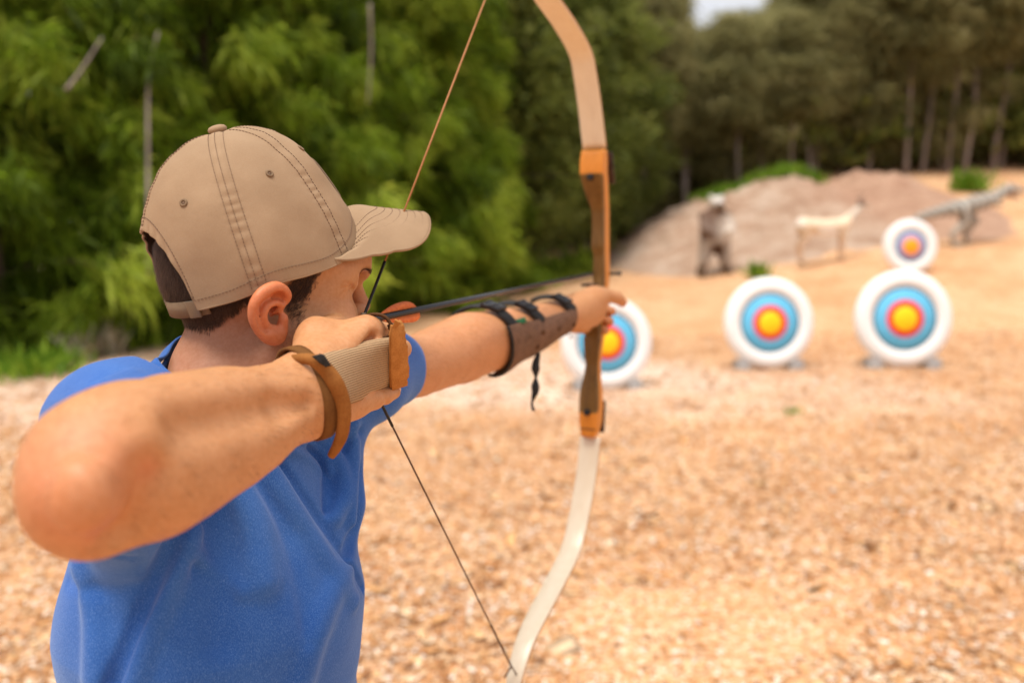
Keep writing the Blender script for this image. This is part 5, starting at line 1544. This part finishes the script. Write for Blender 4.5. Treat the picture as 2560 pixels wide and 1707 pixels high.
# dinosaur, faces +x
rg = Group()
rg.add(chain([np.array(q) for q in ((-2.25, 0, .45), (-1.9, 0, .70), (-1.4, 0, .96), (-.9, 0, 1.10), (-.4, 0, 1.22), (.05, 0, 1.30), (.45, 0, 1.42), (.80, 0, 1.58))], [.045, .085, .13, .17, .22, .27, .23, .17], .08))
rg.add(Cone((.85, 0, 1.66), (1.10, 0, 1.76), .17, .15, .06), Cone((1.05, 0, 1.80), (1.50, 0, 1.72), .14, .070, .05), Cone((1.02, 0, 1.62), (1.38, 0, 1.50), .075, .045, .04))
for s in (-1, 1):
    rg.add(chain([np.array(q) for q in ((-.25 + s * .10, s * .20, 1.14), (.02 + s * .22, s * .24, .80), (-.30 + s * .30, s * .24, .42), (-.18 + s * .34, s * .24, .08), (.06 + s * .34, s * .24, .05))], [.22, .15, .085, .06, .055], .07))
    rg.add(chain([np.array(q) for q in ((.55, s * .18, 1.46), (.72, s * .22, 1.28), (.88, s * .20, 1.30))], [.06, .04, .025], .04))
def rcol(v):
    x, y, z = v[:, 0], v[:, 1], v[:, 2]; c = np.tile(np.array([.46, .43, .38]), (len(v), 1))
    st_ = .5 + .5 * np.sin(x * 26 + z * 6); w = np.clip(st_ * 1.6 - .5, 0, 1)[:, None] * (z > .75)[:, None] * .9
    c[:] = c * (1 - w) + np.array([.12, .11, .10]) * w
    w = (sstep(-z, -.95, -.75) * .3)[:, None]; c[:] = c * (1 - w) + np.array([.3, .24, .18]) * w
    w = (sstep(x, .95, 1.1) * (z < 1.66) * (z > 1.55))[:, None] * .9; c[:] = c * (1 - w) + np.array([.22, .06, .03]) * w
    return c
rd_ = 16.2; rx_ = (2412 - 1280) / FPX * rd_
figure('dinosaur_figure', rg, (-2.4, -.5, -.03), (1.75, .5, 2.34), .03, M_FIG, 'grey green dinosaur figure with striped tail at the right edge of the range', 'animal figure', (rx_, rd_, float(ground_z(rx_, rd_)) - .06), rcol, math.radians(-4), .66)

# ================================================================== VEGETATION
def leaf_mat(name, lo, mi, hi, transl=.35):
    t = NT(name); at = t.n('ShaderNodeAttribute', attribute_name='hue'); 
    c = t.ramp(at.outputs['Fac'], [(0, lo), (.5, mi), (1, hi)])
    t.set(color=c, rough=.55, spec=.25)
    tr_ = t.n('ShaderNodeBsdfTranslucent'); t.l(c, tr_.inputs['Color']); mxs = t.n('ShaderNodeMixShader'); mxs.inputs[0].default_value = transl
    t.l(t.b.outputs[0], mxs.inputs[1]); t.l(tr_.outputs[0], mxs.inputs[2]); t.l(mxs.outputs[0], t.out.inputs['Surface'])
    return t.m
M_PINE = leaf_mat('bright_pine_needles', (.032, .060, .005), (.19, .29, .016), (.58, .68, .095), .62)
M_OLIVE = leaf_mat('olive_foliage', (.13, .125, .046), (.28, .265, .105), (.50, .445, .21), .6)
M_MIXG = leaf_mat('mid_green_foliage', (.065, .085, .016), (.17, .205, .040), (.32, .34, .09), .6)
M_GRASS = leaf_mat('fresh_grass', (.09, .18, .01), (.16, .30, .02), (.30, .42, .04))
M_DRYG = leaf_mat('dry_weeds', (.25, .20, .12), (.42, .36, .26), (.60, .56, .48), .2)
M_BARK = simple_mat('grey_bark', (.16, .125, .11), (.36, .30, .27), 9, .95, .8, .02, stretch=(1, 1, .25))
M_BARKD = simple_mat('brown_bark', (.060, .038, .028), (.13, .088, .066), 9, .95, .8, .02, stretch=(1, 1, .25))
def raw_mesh(name, V, F, mat, hue=None, smooth=False):
    me = bpy.data.meshes.new(name); V = np.asarray(V, np.float32); F = np.asarray(F, np.int32); n, k = F.shape
    me.vertices.add(len(V)); me.vertices.foreach_set('co', V.ravel()); me.loops.add(n * k); me.loops.foreach_set('vertex_index', F.ravel())
    me.polygons.add(n); me.polygons.foreach_set('loop_start', np.arange(0, n * k, k, dtype=np.int32)); me.update(calc_edges=True); me.validate()
    me.materials.append(mat)
    if hue is not None:
        a = me.attributes.new('hue', 'FLOAT', 'POINT'); a.data.foreach_set('value', np.asarray(hue, np.float32).ravel())
    if smooth: me.polygons.foreach_set('use_smooth', np.ones(len(me.polygons), dtype=bool))
    return me
def tree_meshes(kind, seed, height, nleaf, mat, bark, low=.05, spread=1.6, needle=True):
    """trunk with limbs; crown of drooping needle twigs gathered in clumps on the limbs"""
    r = np.random.default_rng(seed); tb = MB()
    lean = r.normal(size=2) * .05
    tp = [np.array([lean[0] * z * z / height * 1.5 + .05 * math.sin(z * 1.3 + seed), lean[1] * z, z]) for z in np.linspace(-.15, height * .97, 12)]
    tb.tube(tp, list(np.linspace(.11, .015, 12) * height / 7 * (1 if kind == 'cone' else .62)), 8)
    clumps = []
    nl = int(34 + height * 3)
    for i in range(nl):
        z = height * (low + (1 - low) * (i + r.random()) / nl)
        a = i * 2.4 + r.random(); k = (z / height - low) / (1 - low)
        if kind == 'cone': rad = spread * (1.05 - k) ** .7 * (.55 + .55 * r.random())
        else: rad = spread * (math.sin(min(1, k * .9 + .16) * math.pi) ** .6) * (.5 + .6 * r.random())
        b0 = np.array([np.interp(z, [p[2] for p in tp], [p[0] for p in tp]), np.interp(z, [p[2] for p in tp], [p[1] for p in tp]), z])
        up = .25 + .35 * r.random()
        pts = [b0 + np.array([math.cos(a) * rad * u, math.sin(a) * rad * u, rad * (up * u - .28 * u * u)]) for u in np.linspace(0, 1, 5)]
        tb.tube(pts, list(np.linspace(.024, .005, 5)), 5)
        for u in (.35, .6, .85, 1.05):
            clumps.append((b0 + np.array([math.cos(a) * rad * u, math.sin(a) * rad * u, rad * (up * u - .28 * u * u)]) + r.normal(size=3) * .12, (.26 + .18 * r.random()) * (1 if kind == 'cone' else 1.6), r.random()))
    cen = np.array([c[0] for c in clumps]); cr_ = np.array([c[1] for c in clumps]); ch = np.array([c[2] for c in clumps])
    pick = r.integers(0, len(clumps), nleaf)
    o = r.normal(size=(nleaf, 3)); o /= np.linalg.norm(o, axis=1)[:, None]; o *= (r.random(nleaf) ** .45)[:, None]
    p = cen[pick] + o * cr_[pick][:, None] * np.array([1, 1, .8])
    ax0 = np.array([0, 0, cen[:, 2].mean()])
    out = p - np.stack([np.zeros(nleaf), np.zeros(nleaf), p[:, 2]], 1); out /= np.linalg.norm(out, axis=1)[:, None] + 1e-6
    d = out * .7 + r.normal(size=(nleaf, 3)) * .5 + np.array([0, 0, -.65 if needle else .1]); d /= np.linalg.norm(d, axis=1)[:, None]
    L = (.18 + .20 * r.random(nleaf)) if needle else (.13 + .12 * r.random(nleaf)); w = L * (.055 if needle else .20)
    s = np.cross(d, r.normal(size=(nleaf, 3))); s /= np.linalg.norm(s, axis=1)[:, None]
    V = np.stack([p - s * (w * .3)[:, None], p + s * (w * .3)[:, None], p + d * (L * .55)[:, None] + s * w[:, None], p + d * L[:, None] + np.array([0, 0, -.03]), p + d * (L * .55)[:, None] - s * w[:, None]], 1).reshape(-1, 3)
    F = np.arange(nleaf * 5).reshape(-1, 5)
    hue = np.clip(ch[pick] * .65 + r.random(nleaf) * .35 + .10 * (o[:, 2]), 0, 1)
    crown = raw_mesh('crown', V, F, mat, np.repeat(hue, 5))
    me = bpy.data.meshes.new('trunk'); me.from_pydata([tuple(q) for q in tb.v], [], tb.f); me.update(); me.materials.append(bark)
    me.polygons.foreach_set('use_smooth', np.ones(len(me.polygons), dtype=bool))
    return me, crown
def place_tree(name, meshes, x, y, rot, sc, label, group, cat='tree'):
    root = empty(name, (x, y, float(ground_z(x, y)) - .03)); root.rotation_euler = (0, 0, rot); root.scale = (sc[0], sc[0], sc[1])
    for nm, me in zip(('trunk', 'crown'), meshes):
        o = bpy.data.objects.new(nm, me); COL.objects.link(o); o.parent = root
    tag(root, label, cat, group); return root
PINES = [tree_meshes('cone', 20 + i, 7.5, NLEAF, M_PINE, M_BARKD, .02, 1.55) for i in range(3)]
OLIVES = [tree_meshes('round', 40 + i, 8.0, int(NLEAF * .8), M_OLIVE, M_BARK, .07, 1.2) for i in range(3)]
TALLS = [tree_meshes('round', 80 + i, 8.0, int(NLEAF * .6), M_OLIVE, M_BARK, .42, 1.1) for i in range(2)]
MIXG = [tree_meshes('round', 60 + i, 7.0, int(NLEAF * .7), M_MIXG, M_BARK, .12, 1.6, False) for i in range(2)]
GP, GO, GM = 'feathery green trees lining the left side of the range', 'olive brown trees beyond the earth bank', 'mid green trees between the pines and the bank'
pine_spots = [(-7.6, 8.6, 1.0, 1.25), (-6.2, 9.7, 1.0, 1.35), (-5.0, 10.4, .95, 1.1), (-4.3, 11.4, 1.05, 1.4), (-3.3, 12.2, 1.0, 1.2), (-2.7, 13.6, 1.0, 1.45), (-1.7, 14.5, .95, 1.15), (-1.15, 16.2, 1.0, 1.3), (-8.9, 10.6, 1.2, 1.5), (-7.0, 12.2, 1.2, 1.6), (-5.4, 13.4, 1.2, 1.5), (-3.9, 15.0, 1.2, 1.6), (-2.0, 17.6, 1.2, 1.5), (-9.6, 7.6, 1.1, 1.3), (-11, 9.5, 1.3, 1.5), (-.9, 14.6, .42, .30), (-6.8, 8.3, .5, .35)]
words = ['nearest the left frame edge', 'just left of the cap', 'behind the back of the cap', 'directly behind the cap crown', 'above the cap brim', 'right of the cap brim', 'behind the upper bowstring', 'at the far end of the pine row']
for i, (x, y, s, h) in enumerate(pine_spots):
    if i < 8: lab = 'feathery bright green tree ' + words[i]
    elif i == 15: lab = 'low bright green bush on the ground below the cap brim'
    elif i == 16: lab = 'low green bush at the foot of the trees by the man\'s shoulder'
    else: lab = 'tall green tree in the second row of the left treeline'
    place_tree('bush' if i > 14 else 'pine_tree', PINES[i % 3], x, y, i * 1.9, (s, h), lab, GP if i < 15 else None, 'bush' if i > 14 else 'tree')
r_ = np.random.default_rng(3)
for i in range(9):
    x = -.4 + i * .42 + r_.normal() * .15; y = 19.0 + i * .55 + r_.normal() * .3
    if i % 3 == 2: y += 2
    place_tree('leafy_tree', MIXG[i % 2], x, y, i * 1.3, (.9 + .2 * r_.random(), 1.0 + .25 * r_.random()), 'mid green leafy tree between the pine row and the earth bank', GM)
for i in range(72):
    u = (i + .5) / 72; x = 2.2 + 17.5 * u + r_.normal() * .25; y = 25.5 + 1.5 * (i % 3) + r_.normal() * .5 + 1.0 * u
    hgt = np.interp(u, [0, .10, .16, .25, .42, .48, 1], [1.12, .90, .72, .66, .67, 1.0, 1.22]) * (.92 + .12 * r_.random())
    place_tree('grey_trunk_tree', TALLS[(i // 3) % 2] if i % 3 == 0 else OLIVES[i % 3], x, y, i * 2.2, (.95 + .25 * r_.random(), hgt), ('tree with bare grey trunk and high olive crown' if i % 3 == 0 else 'bushy olive brown tree leafy down to the bank') + (' in the wood behind the bear figure' if x < 6.5 else ' in the wood behind the deer figure' if x < 10.5 else ' in the wood behind the dinosaur figure'), GO)
# undergrowth and dark thicket behind
def scatter(name, pts, mat, n_each, hgt, wid, leaf, label=None, cat=None, kind=None, seed=1, group=None, broad=.14, face=.35):
    r = np.random.default_rng(seed); pts = np.asarray(pts, float); n = len(pts) * n_each
    c = np.repeat(pts, n_each, 0) + np.stack([r.normal(size=n) * wid, r.normal(size=n) * wid, np.abs(r.normal(size=n)) * hgt * .35], 1)
    d = r.normal(size=(n, 3)) * face + np.array([0, 0, 1]); d /= np.linalg.norm(d, axis=1)[:, None]
    s = np.cross(d, r.normal(size=(n, 3))); s /= np.linalg.norm(s, axis=1)[:, None]; L = leaf * (.5 + r.random(n)); w = L * broad
    V = np.stack([c - s * (w * .4)[:, None], c + s * (w * .4)[:, None], c + d * (L * .6)[:, None] + s * (w * .6)[:, None], c + d * L[:, None], c + d * (L * .6)[:, None] - s * (w * .6)[:, None]], 1).reshape(-1, 3)
    me = raw_mesh(name, V, np.arange(n * 5).reshape(-1, 5), mat, np.repeat(r.random(n), 5))
    o = bpy.data.objects.new(name, me); COL.objects.link(o); tag(o, label, cat, group, kind); return o
def gp(x, y): return (x, y, float(ground_z(x, y)))
pts = [gp(-12 + 27 * rnd.random() * 1.2, 26 + 8 * rnd.random()) for _ in range(260)] + [gp(2 + 18 * rnd.random(), 27 + 3 * rnd.random()) for _ in range(200)]
pts = [(x, y, z + rnd.random() * 2.4) for x, y, z in pts]
scatter('forest_undergrowth', pts, M_MIXG, 150, 1.2, .5, .35, kind='stuff', seed=4, broad=.4, face=1)
pts = [gp(x + rnd.uniform(-.5, .5), np.interp(x, [-11, -7.6, -5, -3.3, -1.15, 1.5, 2.4], [8, 8.6, 10.2, 12.2, 16.2, 19, 20]) + .35 + rnd.uniform(-.25, .9)) for x in np.linspace(-11, 1.8, 210)]
scatter('undergrowth', pts, M_PINE, 110, .50, .22, .20, kind='stuff', seed=5, broad=.22, face=.8)
pts = [(x, y, float(berm_z(x, y)) - .02) for x, y in [(rnd.uniform(5.4, 8.4), rnd.uniform(22.2, 23.6)) for _ in range(34)]]
scatter('bank_grass', pts, M_GRASS, 80, .14, .20, .22, kind='stuff', seed=6)
def plant(px, py, dist, n, hgt, wid, leaf, mat, label, name='weed_tuft', seed=9, grp=None):
    x = (px - 1280) / FPX * dist
    scatter(name, [gp(x, dist)], mat, n, hgt, wid, leaf, label, 'plant', None, seed, grp, .12, .5)
plant(1897, 600, 15.6, 130, .12, .10, .24, M_GRASS, 'small green weed between the bear figure and the deer figure')
plant(2000, 1018, 6.6, 40, .02, .05, .06, M_GRASS, 'tiny green tuft on the chips in front of the middle target', seed=10)
plant(1315, 660, 17.5, 260, .2, .25, .32, M_GRASS, 'low green weed left of the bow at the foot of the trees', seed=18)
plant(2405, 470, 22.5, 200, .2, .2, .45, M_GRASS, 'pale green weed right of the earth bank', seed=12)
plant(185, 880, 9.2, 90, .25, .08, .26, M_DRYG, 'whitish dry plant at the foot of the left trees', seed=13)
plant(262, 860, 9.6, 70, .22, .07, .24, M_DRYG, 'thin whitish dry plant nearer to the man\'s shoulder', seed=14)
plant(40, 900, 8.3, 240, .12, .25, .25, M_GRASS, 'green weeds at the left frame edge below the trees', seed=15)
# pale dead branches hanging among the left trees
for i, (pp, lab) in enumerate((([(165, 225, 8.7), (200, 180, 8.8), (255, 95, 9.0)], 'short pale bare branch in the upper left tree'), ([(372, 700, 9.2), (370, 400, 9.2), (372, 200, 9.3), (395, 80, 9.4)], 'long pale bare stem left of the cap'), ([(925, 10, 11.2), (928, 130, 11.3), (920, 260, 11.4)], 'thin pale bare stem above the cap'))):
    mb = MB(); mb.tube(catmull([W(*q) for q in pp], 24), list(np.linspace(.022, .010, 24)), 6); o = mb.build('bare_branch', M_BARK); tag(o, lab, 'branch')
